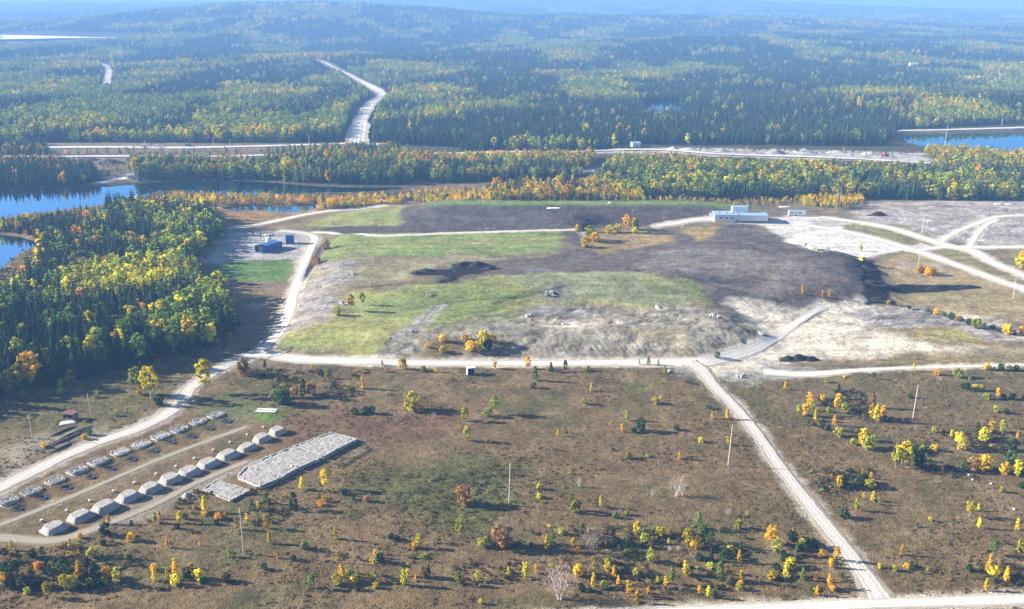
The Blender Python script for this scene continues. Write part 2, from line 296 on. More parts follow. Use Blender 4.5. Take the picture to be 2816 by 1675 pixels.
# dusty shoulders along the roads
def seg_d(x, y, L):
    d = np.full(x.shape, 1e9)
    for (ax, ay), (bx, by) in zip(L[:-1], L[1:]):
        ex, ey = bx-ax, by-ay; t = np.clip(((x-ax)*ex+(y-ay)*ey)/(ex*ex+ey*ey+1e-9), 0, 1)
        d = np.minimum(d, np.hypot(x-ax-t*ex, y-ay-t*ey))
    return d
for name, Q, wd, kd, lf in RC:
    q = Q[::3] if Q[0, 1] < 900 else Q; w1 = float(np.median(wd)); pd = w1*2+4
    s_ = (GX > q[:, 0].min()-pd) & (GX < q[:, 0].max()+pd) & (GY > q[:, 1].min()-pd) & (GY < q[:, 1].max()+pd)
    if not s_.any(): continue
    xs, ys = GX[s_], GY[s_]; d = seg_d(xs, ys, [tuple(t) for t in q]); near_w = wd[np.clip(np.searchsorted(np.arange(len(wd)), 0), 0, 0)]
    d = d+(fbm(xs, ys, 4.5, 333, 3)-.5)*3.2
    e = (1-sst(w1*.40, w1*.5+(2.6 if kd != 't' else 1.2), d))*(.8 if kd != 't' else .6)
    tc = np.array({'p': (.62,.57,.49), 'g': (.48,.45,.42), 't': (.3,.26,.2)}[kd]); col[s_] = col[s_]*(1-e[:, None])+tc*e[:, None]; rgh[s_] = rgh[s_]*(1-(1-sst(w1*.5, w1*.5+1.5, d)))
nz = (GY < 1300)
amp = np.where(nz, rgh, 0)
r1 = fbm(GX, GY, 3.2, 60, 3)-.5; r2 = fbm(GX*.35+GY*.25, GY*1.0-GX*.2, 2.2, 61, 3)-.5
GZ = GZ+amp*(r1*1.5+r2*1.0)
mm = np.clip(rgh*1.3, 0.12, .7)[..., None]
col = col*(1+mm*1.3*(fbm(GX, GY, 5, 70, 4)[..., None]-.5)+.5*(n3-.5))
# long tyre and dozer streaks on the worked ground
wk = ((GY > 330) & (GY < 720) & (np.abs(GX) < 420))
st = fbm(GX*.22, GY*1.6, 4, 77, 3)[..., None]-.5
st2 = fbm(GX*.5+GY*.5, GY*.5-GX*1.1, 3.5, 78, 3)[..., None]-.5
col = np.where(wk[..., None], col*(1+.55*st+.4*st2), col)
# ridges pushed down the front slope
RS = unproj([(1240,850),(1400,838),(1560,836),(1700,832),(1830,800),(1870,830),(1780,862),(1600,868),(1250,868)])
mr = pmask(GX, GY, RS, 3, 3, 10, 9); ph = GX*1.0+GY*.45+6*fbm(GX, GY, 18, 95, 3); GZ = GZ+mr*.33*(np.abs(np.sin(ph*1.35))-.5)*(.4+fbm(GX, GY, 9, 96, 2))
# ditch beside the left road, roadside pits
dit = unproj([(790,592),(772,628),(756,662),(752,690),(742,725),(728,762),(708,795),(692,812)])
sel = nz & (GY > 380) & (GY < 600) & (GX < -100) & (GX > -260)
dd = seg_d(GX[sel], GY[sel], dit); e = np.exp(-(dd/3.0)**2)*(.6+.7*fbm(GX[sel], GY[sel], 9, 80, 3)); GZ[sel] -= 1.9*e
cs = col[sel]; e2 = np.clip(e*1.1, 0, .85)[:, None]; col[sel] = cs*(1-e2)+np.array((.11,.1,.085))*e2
# wheel ruts and dozer passes: real shallow grooves with turned-up paler or darker earth
def groove(P, wid, f, dz):
    P = np.asarray(P); m_ = (GX > P[:, 0].min()-3) & (GX < P[:, 0].max()+3) & (GY > P[:, 1].min()-3) & (GY < P[:, 1].max()+3)
    if not m_.any(): return
    d = seg_d(GX[m_], GY[m_], [tuple(t) for t in P]); e = np.exp(-(d/wid)**2)*(.35+.9*fbm(GX[m_], GY[m_], 5, 222, 2)); GZ[m_] -= dz*e; col[m_] = col[m_]*(1+(f-1)*np.clip(e, 0, 1))[:, None]
rg = np.random.default_rng(31)
WK = [(unproj([(930,866),(1010,810),(1130,800),(1260,770),(1420,745),(1740,745),(1860,835),(1640,872),(1200,870)]), 90, .5), (unproj([(1840,750),(2150,738),(2330,780),(2480,820),(2300,860),(2000,880),(1850,860)]), 60, .2), (unproj([(1380,600),(1560,600),(1850,560),(2060,622),(2120,720),(1900,745),(1700,690),(1300,660)]), 90, .15), (unproj([(1000,510),(1740,500),(1600,545),(1000,565)]), 40, 1.4), (unproj([(2090,500),(2490,495),(2490,600),(2300,590),(2110,540)]), 45, .3), (unproj([(1060,760),(1300,700),(1330,740),(1180,790),(1000,800)]), 30, .7), (unproj([(820,600),(1380,575),(1370,610),(1000,625)]), 16, .05), (unproj([(1860,550),(2100,575),(2200,605),(2000,608)]), 16, -.5)]
for P_, n_, th in WK:
    lo, hi = P_.min(0), P_.max(0)
    for k in range(n_):
        c_ = lo+(hi-lo)*rg.random(2)
        if not sdf(np.array([c_[0]]), np.array([c_[1]]), P_)[0] < -3: continue
        a_ = th+rg.normal()*.45; L_ = 8+28*rg.random(); cv = rg.normal()*.03; t_ = np.linspace(-.5, .5, 9)*L_; ang = a_+cv*t_; q_ = c_+np.stack([np.cumsum(np.cos(ang)), np.cumsum(np.sin(ang))], 1)*L_/8
        f_ = .62 if rg.random() < .65 else 1.3
        for o_ in (0, 1.9): groove(q_+np.array([-math.sin(a_), math.cos(a_)])*o_, .55, f_, .12)
for pts_ in ([(930,866),(985,832),(1025,800),(1050,765),(1068,744)], [(1790,752),(1850,790),(1880,830),(1900,850)], [(1870,836),(1940,798),(2015,752)], [(1690,752),(1560,765),(1420,775)], [(1060,742),(1160,730),(1290,720),(1400,690)], [(1410,560),(1440,600),(1480,640),(1560,665)], [(880,700),(1000,690),(1080,690)], [(2060,800),(2200,790),(2380,850)], [(1880,895),(2000,900),(2200,890)], [(1200,770),(1300,765),(1420,752)]):
    q_ = unproj(pts_)
    for o_ in (-.95, .95): groove(q_+np.array([o_, o_*.4]), .6, .68, .15)
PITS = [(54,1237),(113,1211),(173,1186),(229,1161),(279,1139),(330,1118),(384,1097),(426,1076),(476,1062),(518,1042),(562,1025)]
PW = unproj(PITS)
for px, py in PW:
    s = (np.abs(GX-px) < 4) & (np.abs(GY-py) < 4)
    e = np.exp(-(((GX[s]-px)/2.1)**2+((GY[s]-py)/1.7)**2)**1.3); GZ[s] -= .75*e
    col[s] = col[s]*(1-.8*e[:, None])+np.array((.04,.033,.022))*.8*e[:, None]  # pit shadow and dark soil both painted into the ground colour
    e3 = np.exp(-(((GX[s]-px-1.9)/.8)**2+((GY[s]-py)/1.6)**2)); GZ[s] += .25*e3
BASIN = {}
for k, P in WP.items():
    m = pmask(GX, GY, P, 3 if k != 'puddle' else 1.5, 0); mb = pmask(GX, GY, P, 16, 0)
    lv = WZ[k]
    GZ = GZ*(1-mb)+np.clip(GZ, lv-.2, lv+1.0)*mb
    GZ = np.where(m > .0, GZ*(1-m)+(lv-1.6)*m, GZ)
    col = mixc(col, (.2,.15,.08), (mb*.5)[..., None]); BASIN[k] = m
mt = pmask(GX, GY, TAIL, 60, 0); GZ = GZ*(1-mt)+TAILZ*mt
mt = pmask(GX, GY, TAIL, 25, 0); col = mixc(col, (.78,.77,.76), mt[..., None])
rim = np.exp(-((GY-631-4*fbm(GX, GY, 30, 98, 2))/6)**2)*sst(-70, -40, GX)*(1-sst(130, 170, GX)); col = mixc(col, (.17,.27,.07), rim[..., None]*.95)
# scattered pale and dark stones on the worked ground
spk = vn(GX*1.3, GY*.9, 90); s = wk & (spk > .975); col[s] = col[s]*.35+np.array((.45,.43,.41))*.65
s = wk & (spk < .05); col[s] *= .55
col = np.clip(col, .008, .85)
def Hg(x, y):
    x = np.asarray(x, float); y = np.asarray(y, float)
    r = np.interp(y, rows, np.arange(len(rows))); c = np.clip((x/y-US[0])/(US[1]-US[0]), 0, NCOL-1.001)
    r = np.clip(r, 0, len(rows)-1.001); i = r.astype(int); j = c.astype(int); a = r-i; b = c-j
    return (GZ[i, j]*(1-a)*(1-b)+GZ[i+1, j]*a*(1-b)+GZ[i, j+1]*(1-a)*b+GZ[i+1, j+1]*a*b)

# ------------------------------------------------------------ object helpers
def props(o, label=None, cat=None, group=None, kind=None):
    if label: o['label'] = label
    if cat: o['category'] = cat
    if group: o['group'] = group
    if kind: o['kind'] = kind
    return o
def mesh(name, V, Fc, mats=(), smooth=False, mi=None):
    me = bpy.data.meshes.new(name); me.from_pydata([tuple(map(float, v)) for v in V], [], [tuple(map(int, f)) for f in Fc])
    for m in mats: me.materials.append(m)
    if smooth: me.polygons.foreach_set('use_smooth', [True]*len(me.polygons))
    if mi is not None: me.polygons.foreach_set('material_index', mi)
    me.update(); return me
def gridmesh(name, X, Y, Z, mats, smooth=True):
    n, m = X.shape; V = np.stack([X, Y, Z], -1).reshape(-1, 3).astype(np.float32)
    idx = np.arange(n*m).reshape(n, m)
    f = np.stack([idx[:-1, :-1], idx[:-1, 1:], idx[1:, 1:], idx[1:, :-1]], -1).reshape(-1, 4)
    me = bpy.data.meshes.new(name); me.vertices.add(len(V)); me.vertices.foreach_set('co', V.ravel())
    me.loops.add(f.size); me.loops.foreach_set('vertex_index', f.ravel().astype(np.int32))
    me.polygons.add(len(f)); me.polygons.foreach_set('loop_start', np.arange(0, f.size, 4, dtype=np.int32))
    me.polygons.foreach_set('use_smooth', np.full(len(f), smooth))
    for mt_ in mats: me.materials.append(mt_)
    me.update(calc_edges=True); return me
def add(name, me, parent=None, loc=(0,0,0), rz=0, sc=(1,1,1)):
    o = bpy.data.objects.new(name, me); COL.objects.link(o); o.location = loc; o.rotation_euler = (0, 0, rz); o.scale = sc
    if parent: o.parent = parent
    return o
def empty(name, loc=(0,0,0), rz=0, sc=(1,1,1)):
    o = add(name, None, None, loc, rz, sc); o.empty_display_size = .5; return o
class MB:
    def __init__(s): s.V = []; s.F = []; s.M = []
    def box(s, c, d, rz=0, mi=0, tx=1, ty=1):
        i = len(s.V); cx, cy, cz = c; a, b, h = d[0]/2, d[1]/2, d[2]/2; cr, sr = math.cos(rz), math.sin(rz)
        for z, kx, ky in ((-h, 1, 1), (h, tx, ty)):
            for sx, sy in ((-1,-1),(1,-1),(1,1),(-1,1)):
                x, y = a*sx*kx, b*sy*ky; s.V.append((cx+x*cr-y*sr, cy+x*sr+y*cr, cz+z))
        for q in ((3,2,1,0),(4,5,6,7),(0,1,5,4),(1,2,6,5),(2,3,7,6),(3,0,4,7)): s.F.append(tuple(i+k for k in q)); s.M.append(mi)
        return s
    def cyl(s, p0, p1, r0, r1=None, n=8, mi=0, cap=True):
        r1 = r0 if r1 is None else r1; p0 = Vector(p0); p1 = Vector(p1); d = (p1-p0).normalized()
        a = d.orthogonal().normalized(); b = d.cross(a); i = len(s.V)
        for p, r in ((p0, r0), (p1, r1)):
            for k in range(n):
                t = 2*math.pi*k/n; s.V.append(tuple(p+a*math.cos(t)*r+b*math.sin(t)*r))
        for k in range(n): s.F.append((i+k, i+(k+1) % n, i+n+(k+1) % n, i+n+k)); s.M.append(mi)
        if cap:
            s.F.append(tuple(i+n-1-k for k in range(n))); s.M.append(mi); s.F.append(tuple(i+n+k for k in range(n))); s.M.append(mi)
        return s
    def quad(s, *p, mi=0):
        i = len(s.V); s.V += list(p); s.F.append(tuple(range(i, i+len(p)))); s.M.append(mi); return s
    def mesh(s, name, *mats, smooth=False): return mesh(name, s.V, s.F, mats, smooth, s.M)
    def obj(s, name, mats, parent=None, loc=(0,0,0), rz=0): return add(name, s.mesh(name, *(mats if isinstance(mats, (list, tuple)) else [mats])), parent, loc, rz)
# ------------------------------------------------------------ materials
def newmat(name):
    m = bpy.data.materials.new(name); m.use_nodes = True; return m, m.node_tree.nodes, m.node_tree.links
def solid(name, c, rough=.7, var=.25, scale=2.0, metal=0, bump=0., bscale=None):
    m, N, L = newmat(name); b = N['Principled BSDF']; b.inputs['Roughness'].default_value = rough; b.inputs['Metallic'].default_value = metal
    g = N.new('ShaderNodeNewGeometry'); n = N.new('ShaderNodeTexNoise'); n.inputs['Scale'].default_value = scale; n.inputs['Detail'].default_value = 4
    L.new(g.outputs['Position'], n.inputs['Vector'])
    r = N.new('ShaderNodeMapRange'); r.inputs[1].default_value = .3; r.inputs[2].default_value = .7; r.inputs[3].default_value = 1-var; r.inputs[4].default_value = 1+var
    L.new(n.outputs[0], r.inputs[0]); x = N.new('ShaderNodeVectorMath'); x.operation = 'SCALE'; x.inputs[0].default_value = c
    L.new(r.outputs[0], x.inputs['Scale']); L.new(x.outputs[0], b.inputs['Base Color'])
    if bump:
        n2 = N.new('ShaderNodeTexNoise'); n2.inputs['Scale'].default_value = bscale or scale*3; n2.inputs['Detail'].default_value = 5
        L.new(g.outputs['Position'], n2.inputs['Vector']); bp = N.new('ShaderNodeBump'); bp.inputs['Strength'].default_value = 1; bp.inputs['Distance'].default_value = bump
        L.new(n2.outputs[0], bp.inputs['Height']); L.new(bp.outputs[0], b.inputs['Normal'])
    return m
def ground_mat():
    m, N, L = newmat('ground'); b = N['Principled BSDF']; b.inputs['Roughness'].default_value = .95; b.inputs['Specular IOR Level'].default_value = .1
    a = N.new('ShaderNodeVertexColor'); a.layer_name = 'Col'; g = N.new('ShaderNodeNewGeometry')
    outs = []
    for sc, amt in ((.5, .42), (2.2, .5), (.09, .2)):
        n = N.new('ShaderNodeTexNoise'); n.inputs['Scale'].default_value = sc; n.inputs['Detail'].default_value = 4; n.inputs['Roughness'].default_value = .65
        L.new(g.outputs['Position'], n.inputs['Vector'])
        r = N.new('ShaderNodeMapRange'); r.inputs[1].default_value = .3; r.inputs[2].default_value = .7; r.inputs[3].default_value = 1-amt; r.inputs[4].default_value = 1+amt
        L.new(n.outputs[0], r.inputs[0]); outs.append((r, n))
    p1 = N.new('ShaderNodeMath'); p1.operation = 'MULTIPLY'; L.new(outs[0][0].outputs[0], p1.inputs[0]); L.new(outs[1][0].outputs[0], p1.inputs[1])
    p2 = N.new('ShaderNodeMath'); p2.operation = 'MULTIPLY'; L.new(p1.outputs[0], p2.inputs[0]); L.new(outs[2][0].outputs[0], p2.inputs[1])
    x = N.new('ShaderNodeVectorMath'); x.operation = 'SCALE'; L.new(a.outputs[0], x.inputs[0]); L.new(p2.outputs[0], x.inputs['Scale'])
    L.new(x.outputs[0], b.inputs['Base Color'])
    bp = N.new('ShaderNodeBump'); bp.inputs['Distance'].default_value = .45; bp.inputs['Strength'].default_value = .9
    L.new(p1.outputs[0], bp.inputs['Height']); L.new(bp.outputs[0], b.inputs['Normal'])
    return m
def road_mat(name, c, edge):
    m, N, L = newmat(name); b = N['Principled BSDF']; b.inputs['Roughness'].default_value = .95; b.inputs['Specular IOR Level'].default_value = .15
    a = N.new('ShaderNodeAttribute'); a.attribute_name = 'across'; g = N.new('ShaderNodeNewGeometry')
    n = N.new('ShaderNodeTexNoise'); n.inputs['Scale'].default_value = .35; n.inputs['Detail'].default_value = 6; n.inputs['Roughness'].default_value = .7; L.new(g.outputs['Position'], n.inputs['Vector'])
    ab = N.new('ShaderNodeMath'); ab.operation = 'MULTIPLY_ADD'; ab.inputs[1].default_value = .5; L.new(n.outputs[0], ab.inputs[0]); L.new(a.outputs['Fac'], ab.inputs[2])
    r = N.new('ShaderNodeValToRGB'); L.new(ab.outputs[0], r.inputs[0]); e = r.color_ramp.elements
    k = lambda f: (c[0]*f, c[1]*f, c[2]*f, 1)
    e[0].position = .0; e[0].color = k(.88); e[1].position = 1.3/1.5; e[1].color = (*edge, 1)
    for p, f in ((.24, .82), (.42, 1.0), (.56, .72), (.64, .74), (.76, 1.06), (.86, .85)):
        q = e.new(p); q.color = k(f)
    n2 = N.new('ShaderNodeTexNoise'); n2.inputs['Scale'].default_value = 1.8; n2.inputs['Detail'].default_value = 5; L.new(g.outputs['Position'], n2.inputs['Vector'])
    rr = N.new('ShaderNodeMapRange'); rr.inputs[3].default_value = .68; rr.inputs[4].default_value = 1.3; L.new(n2.outputs[0], rr.inputs[0])
    x = N.new('ShaderNodeVectorMath'); x.operation = 'SCALE'; L.new(r.outputs[0], x.inputs[0]); L.new(rr.outputs[0], x.inputs['Scale']); L.new(x.outputs[0], b.inputs['Base Color'])
    bp = N.new('ShaderNodeBump'); bp.inputs['Distance'].default_value = .12; L.new(n2.outputs[0], bp.inputs['Height']); L.new(bp.outputs[0], b.inputs['Normal'])
    return m
def water_mat():
    m, N, L = newmat('water'); out = N['Material Output']; N.remove(N['Principled BSDF'])
    gl = N.new('ShaderNodeBsdfGlossy'); gl.inputs['Color'].default_value = (.38, .68, 1.0, 1); gl.inputs['Roughness'].default_value = .03
    df = N.new('ShaderNodeBsdfDiffuse'); df.inputs['Color'].default_value = (.012, .03, .07, 1); mx = N.new('ShaderNodeMixShader'); mx.inputs[0].default_value = .82
    g = N.new('ShaderNodeNewGeometry'); n = N.new('ShaderNodeTexNoise'); n.inputs['Scale'].default_value = .6; n.inputs['Detail'].default_value = 3; L.new(g.outputs['Position'], n.inputs['Vector'])
    bp = N.new('ShaderNodeBump'); bp.inputs['Distance'].default_value = .006; L.new(n.outputs[0], bp.inputs['Height']); L.new(bp.outputs[0], gl.inputs['Normal'])
    L.new(df.outputs[0], mx.inputs[1]); L.new(gl.outputs[0], mx.inputs[2]); L.new(mx.outputs[0], out.inputs[0]); return m
def leaf_mat(name, trans):
    m, N, L = newmat(name); out = N['Material Output']; N.remove(N['Principled BSDF'])
    a = N.new('ShaderNodeAttribute'); a.attribute_type = 'INSTANCER'; a.attribute_name = 'tint'
    v = N.new('ShaderNodeAttribute'); v.attribute_name = 'var'
    x = N.new('ShaderNodeVectorMath'); x.operation = 'SCALE'; L.new(a.outputs['Vector'], x.inputs[0]); L.new(v.outputs['Fac'], x.inputs['Scale'])
    d = N.new('ShaderNodeBsdfDiffuse'); t = N.new('ShaderNodeBsdfTranslucent'); mx = N.new('ShaderNodeMixShader'); mx.inputs[0].default_value = trans
    L.new(x.outputs[0], d.inputs[0]); L.new(x.outputs[0], t.inputs[0]); L.new(d.outputs[0], mx.inputs[1]); L.new(t.outputs[0], mx.inputs[2]); L.new(mx.outputs[0], out.inputs[0]); return m
MG = ground_mat(); MW = water_mat(); ML = leaf_mat('leaves', .32); MN = leaf_mat('needles', .12)
MROAD = road_mat('gravel_road', (.6,.57,.54), (.32,.28,.22)); MROAD2 = road_mat('dirt_track', (.36,.32,.27), (.21,.17,.11)); MROAD3 = road_mat('pale_road', (.7,.67,.63), (.44,.4,.34))
MBARK = solid('bark', (.2,.17,.14), .9, .3, 3); MPALEB = solid('pale_bark', (.42,.4,.36), .9, .3, 3); MPOLE = solid('pole_wood', (.5,.47,.42), .8, .1, 1)
MGRAV = solid('grey_gravel', (.34,.33,.32), .95, .35, 2.5, bump=.25, bscale=4); MROCK = solid('rock', (.4,.39,.38), .9, .45, 1.5, bump=.2, bscale=3)
MPAD = solid('rock_cover', (.33,.32,.32), .95, .45, 2.2, bump=.3, bscale=3.5); MWROCK = solid('white_rock', (.5,.49,.47), .9, .3, 3)
MWHITE = solid('white_metal', (.8,.8,.8), .45, .06, .6); MBLUE = solid('blue_steel', (.015,.1,.36), .45, .15, 1); MDBLUE = solid('dark_blue_plastic', (.01,.03,.14), .35, .1, 1)
MLBLUE = solid('pale_blue_plastic', (.45,.7,.85), .3, .05, 1); MBLACK = solid('black_soil', (.014,.012,.013), .95, .4, 1, bump=.2); MDARK = solid('shade_and_dark_parts', (.012,.013,.016), .9, .1, 1)  # MDARK: near-black for painted shade in openings and for real dark parts
MMAROON = solid('maroon_roof', (.17,.08,.085), .7, .2, 2); MWOOD = solid('weathered_wood', (.2,.16,.12), .85, .3, 3); MYEL = solid('yellow_paint', (.75,.48,.03), .5, .1, 1)
MGREY = solid('grey_metal', (.3,.32,.35), .5, .15, 1, .3); MGLASS = solid('dark_glass', (.02,.03,.045), .1, .05, 1); MCONC = solid('pale_slab', (.62,.62,.62), .9, .15, 1.5)
MROOF = solid('pale_blue_roof', (.3,.42,.6), .5, .08, .5); MTYRE = solid('rubber', (.02,.02,.02), .9, .1, 1); MTAIL = solid('tailings', (.82,.81,.8), .9, .04, .02)
MYBAR = solid('yellow_green_paint', (.55,.56,.2), .7, .15, 1); MRED = solid('red_paint', (.5,.05,.05), .5, .1, 1); MWIRE = solid('wire', (.6,.55,.5), .5, .05, 1); MSTICK = solid('dark_brush', (.07,.06,.05), .95, .4, 3)
MPIPE = solid('grey_pipe', (.08,.08,.085), .6, .1, 1)
# ------------------------------------------------------------ ground, water
gme = gridmesh('ground', GX, GY, GZ, [MG])
ca = gme.color_attributes.new('Col', 'FLOAT_COLOR', 'POINT')
ca.data.foreach_set('color', np.concatenate([col, np.ones(col.shape[:2]+(1,))], -1).astype(np.float32).ravel())
props(add('ground', gme), kind='structure')
for k, P in WP.items():
    me = mesh(k, [(x, y, WZ[k]) for x, y in sum([[tuple(P[i])] for i in range(len(P))], [])], [tuple(range(len(P)))[::-1]], [MW])
    if me.polygons[0].normal.z < 0: me.flip_normals()
    # the sheet reaches a little under the banks
    c = P.mean(0)
    o = add(k, me); props(o, kind='structure')
me = mesh('tailings_beach', [(x, y, TAILZ+1.5) for x, y in TAIL], [tuple(range(len(TAIL)))[::-1]], [MTAIL]); props(add('tailings_pond', me), kind='structure')
# ------------------------------------------------------------ roads
for name, Q, wd, kd, lift in RC:
    mat = {'p': MROAD3, 'g': MROAD, 't': MROAD2}[kd]
    T = np.gradient(Q, axis=0); T /= np.hypot(T[:, 0], T[:, 1])[:, None]+1e-9
    Nn = np.stack([-T[:, 1], T[:, 0]], 1); n = len(Q)
    s = np.array([-1,-.86,-.62,-.35,0,.35,.62,.86,1.]); X = np.zeros((n, 9)); Y = X.copy(); A = X.copy(); ii = np.arange(n)
    for j, q in enumerate(s):
        jit = (vn(ii*.13, ii*0.+(3 if q > 0 else 9))-.5)*.4*abs(q)+(vn(ii*.6, ii*0.+(5 if q > 0 else 11))-.5)*.28*q*q
        off = q*(1+jit)*wd/2; X[:, j] = Q[:, 0]+Nn[:, 0]*off; Y[:, j] = Q[:, 1]+Nn[:, 1]*off; A[:, j] = abs(q)
    Z = Hg(X, Y); Zc = Z.copy()
    for _ in range(3): Zc[1:-1] = (Zc[:-2]+Zc[1:-1]*2+Zc[2:])/4
    fr = (Y > 800)
    Z = np.where(fr, np.maximum(Z, Zc)+.3+lift, np.maximum(Z, Zc*.7+Z*.3)+lift*.5+.02)
    Z[:, 0] -= .1; Z[:, -1] -= .1
    me = gridmesh(name, X, Y, Z, [mat]); at = me.attributes.new('across', 'FLOAT', 'POINT'); at.data.foreach_set('value', A.astype(np.float32).ravel())
    if me.polygons[0].normal.z < 0: me.flip_normals()
    props(add(name, me), kind='structure')
# ------------------------------------------------------------ vegetation meshes (unit height)
def leafmesh(name, quads, var, mats, extra=None):
    """quads: (n,4,3) leaf faces; extra: MB with wood, material index 1"""
    q = np.array(quads); V = q.reshape(-1, 3).tolist(); Fc = np.arange(len(V)).reshape(-1, 4).tolist(); mi = [0]*len(Fc); vv = np.repeat(var, 4).tolist()
    if extra is not None:
        o = len(V); V += [tuple(v) for v in extra.V]; Fc += [tuple(k+o for k in f) for f in extra.F]; mi += [1]*len(extra.F); vv += [1.]*len(extra.V)
    me = mesh(name, V, Fc, mats, False, mi)
    a = me.attributes.new('var', 'FLOAT', 'POINT'); a.data.foreach_set('value', np.array(vv, np.float32)); return me
def leaf(c, s, out, r):
    n = Vector(out)+Vector(r.normal(size=3))*.8; n.z += .25; n.normalize(); a = n.orthogonal().normalized(); a.rotate(__import__('mathutils').Quaternion(n, r.random()*6.28)); b = n.cross(a)
    c = Vector(c); k = .6+.5*r.random()
    return [tuple(c-a*s-b*s*k*.6), tuple(c+a*s*.7-b*s*k), tuple(c+a*s+b*s*k*.7), tuple(c-a*s*.6+b*s*k)]
def crown(r, nc, nl, zc, rx, rz, ls, clump, kind):
    Q = []; W = []
    for i in range(nc):
        z = r.random()*2-1; th = r.random()*6.28; rad = (.45+.55*r.random()**.6)
        if kind == 'cone': t = (z+1)/2; R = rx*(1-t)**.75*(.35+.65*min(1, t*5+.3)); c = (math.cos(th)*R*rad, math.sin(th)*R*rad, zc+rz*z)
        else: R = rx*math.sqrt(max(0, 1-z*z*.92)); c = (math.cos(th)*R*rad, math.sin(th)*R*rad, zc+rz*z*(1-.12*r.random()))
        c = np.array(c)+r.normal(size=3)*rx*.06; cs = clump*(.6+.8*r.random()); cv = .72+.56*r.random()
        out = np.array((c[0], c[1], (c[2]-zc)*.6)); out = out/(np.linalg.norm(out)+1e-6)
        for k in range(nl):
            d = r.normal(size=3); d /= np.linalg.norm(d)+1e-6; d *= r.random()**.4
            p = c+d*np.array((cs, cs, cs*.8)); Q.append(leaf(p, ls*(.6+.8*r.random()), d*.7+out*.7, r)); W.append(cv*(.75+.5*r.random()))
    return Q, W
def trunk(r, h, rad, nl, rx, mi=0):
    m = MB(); p = Vector((0, 0, -.02)); q = Vector((r.normal()*.01, r.normal()*.01, h*.5)); t = Vector((r.normal()*.015, r.normal()*.015, h))
    m.cyl(p, q, rad, rad*.75, 5, cap=False); m.cyl(q, t, rad*.75, rad*.25, 5, cap=False)
    for i in range(nl):
        z = h*(.35+.6*i/max(nl, 1)); b = Vector((q.x, q.y, z)); th = r.random()*6.28; L_ = rx*(.5+.5*r.random())
        m.cyl(b, b+Vector((math.cos(th)*L_, math.sin(th)*L_, L_*.8)), rad*.35, rad*.1, 3, cap=False)
    return m
def spruce(r, n=17, R0=.17):
    Q = []; W = []
    for i in range(n):
        t = (i+.3)/n; z = .06+.92*t; R = R0*(1-t)**.85*(.8+.4*r.random())+.008; nb = max(4, int(9*(1-t)+4)); th0 = r.random()*6.28
        for k in range(nb):
            th = th0+6.283*k/nb+r.normal()*.15; L_ = R*(.7+.5*r.random()); cx, sx = math.cos(th), math.sin(th); wd = L_*.32+.006; dz = L_*.42; tz = z+r.normal()*.008; v = .7+.6*r.random()
            px, py = -sx, cx
            a = (cx*L_*.08, sx*L_*.08, tz+.02); b = (cx*L_*.55+px*wd, sx*L_*.55+py*wd, tz-dz*.45-.012); c = (cx*L_, sx*L_, tz-dz); d = (cx*L_*.55-px*wd, sx*L_*.55-py*wd, tz-dz*.45-.012)
            Q.append([a, b, c, d]); W.append(v)
            for s_ in (-1, 1):
                e = .45+.35*r.random(); b0 = (cx*L_*e, sx*L_*e, tz-dz*e+.006); Q.append([b0, (b0[0]+px*wd*1.1*s_, b0[1]+py*wd*1.1*s_, b0[2]-.02), (b0[0]+px*wd*.9*s_+cx*L_*.2, b0[1]+py*wd*.9*s_+sx*L_*.2, b0[2]-.035), (b0[0]+cx*L_*.22, b0[1]+sx*L_*.22, b0[2]-.012)]); W.append(v*(.75+.5*r.random()))
    Q.append([(-.005, 0, .95), (.005, 0, .95), (.002, 0, 1.), (-.002, 0, 1.)]); W.append(1)
    Q.append([(0, -.005, .95), (0, .005, .95), (0, .002, 1.), (0, -.002, 1.)]); W.append(1)
    return Q, W
R_ = lambda s: np.random.default_rng(s)
AC, AT = [], []          # aspen crown, trunk
for s in range(6):
    r = R_(100+s); q, wv = crown(r, 50, 22, .64, .2+.03*r.random(), .34, .024, .058, 'oval'); AC.append(leafmesh('aspen_crown', q, wv, [ML])); AT.append(trunk(r, .72, .012, 7, .16).mesh('aspen_trunk', MPALEB))
BC, BT = [], []          # young birch
for s in range(6):
    r = R_(200+s); q, wv = crown(r, 40, 20, .54, .165+.04*r.random(), .43, .034, .055, 'cone' if s % 2 else 'oval'); BC.append(leafmesh('birch_crown', q, wv, [ML])); BT.append(trunk(r, .8, .011, 5, .12).mesh('birch_trunk', MPALEB))
HC, HT = [], []          # shrub foliage and stems (unit height, about 1.3 wide)
for s in range(5):
    r = R_(300+s); q, wv = crown(r, 44, 18, .5, .5, .46, .055, .13, 'oval'); HC.append(leafmesh('shrub_foliage', q, wv, [ML]))
    m = MB()
    for k in range(8):
        th = r.random()*6.28; e = .3+.25*r.random(); m.cyl((r.normal()*.03, r.normal()*.03, -.03), (math.cos(th)*e, math.sin(th)*e, .6+.2*r.random()), .014, .006, 4, cap=False)
    HT.append(m.mesh('shrub_stems', MBARK))
SC, ST = [], []
for s in range(6):
    r = R_(400+s); q, wv = spruce(r, 18, .14+.07*r.random()); SC.append(leafmesh('spruce_crown', q, wv, [MN])); ST.append(trunk(r, .5, .012, 0, 0).mesh('spruce_trunk', MBARK))
PC = []
for s in range(3):       # broad young pine
    r = R_(450+s); q, wv = crown(r, 44, 18, .52, .34, .46, .028, .08, 'cone'); PC.append(leafmesh('pine_crown', q, wv, [MN]))
KC = []
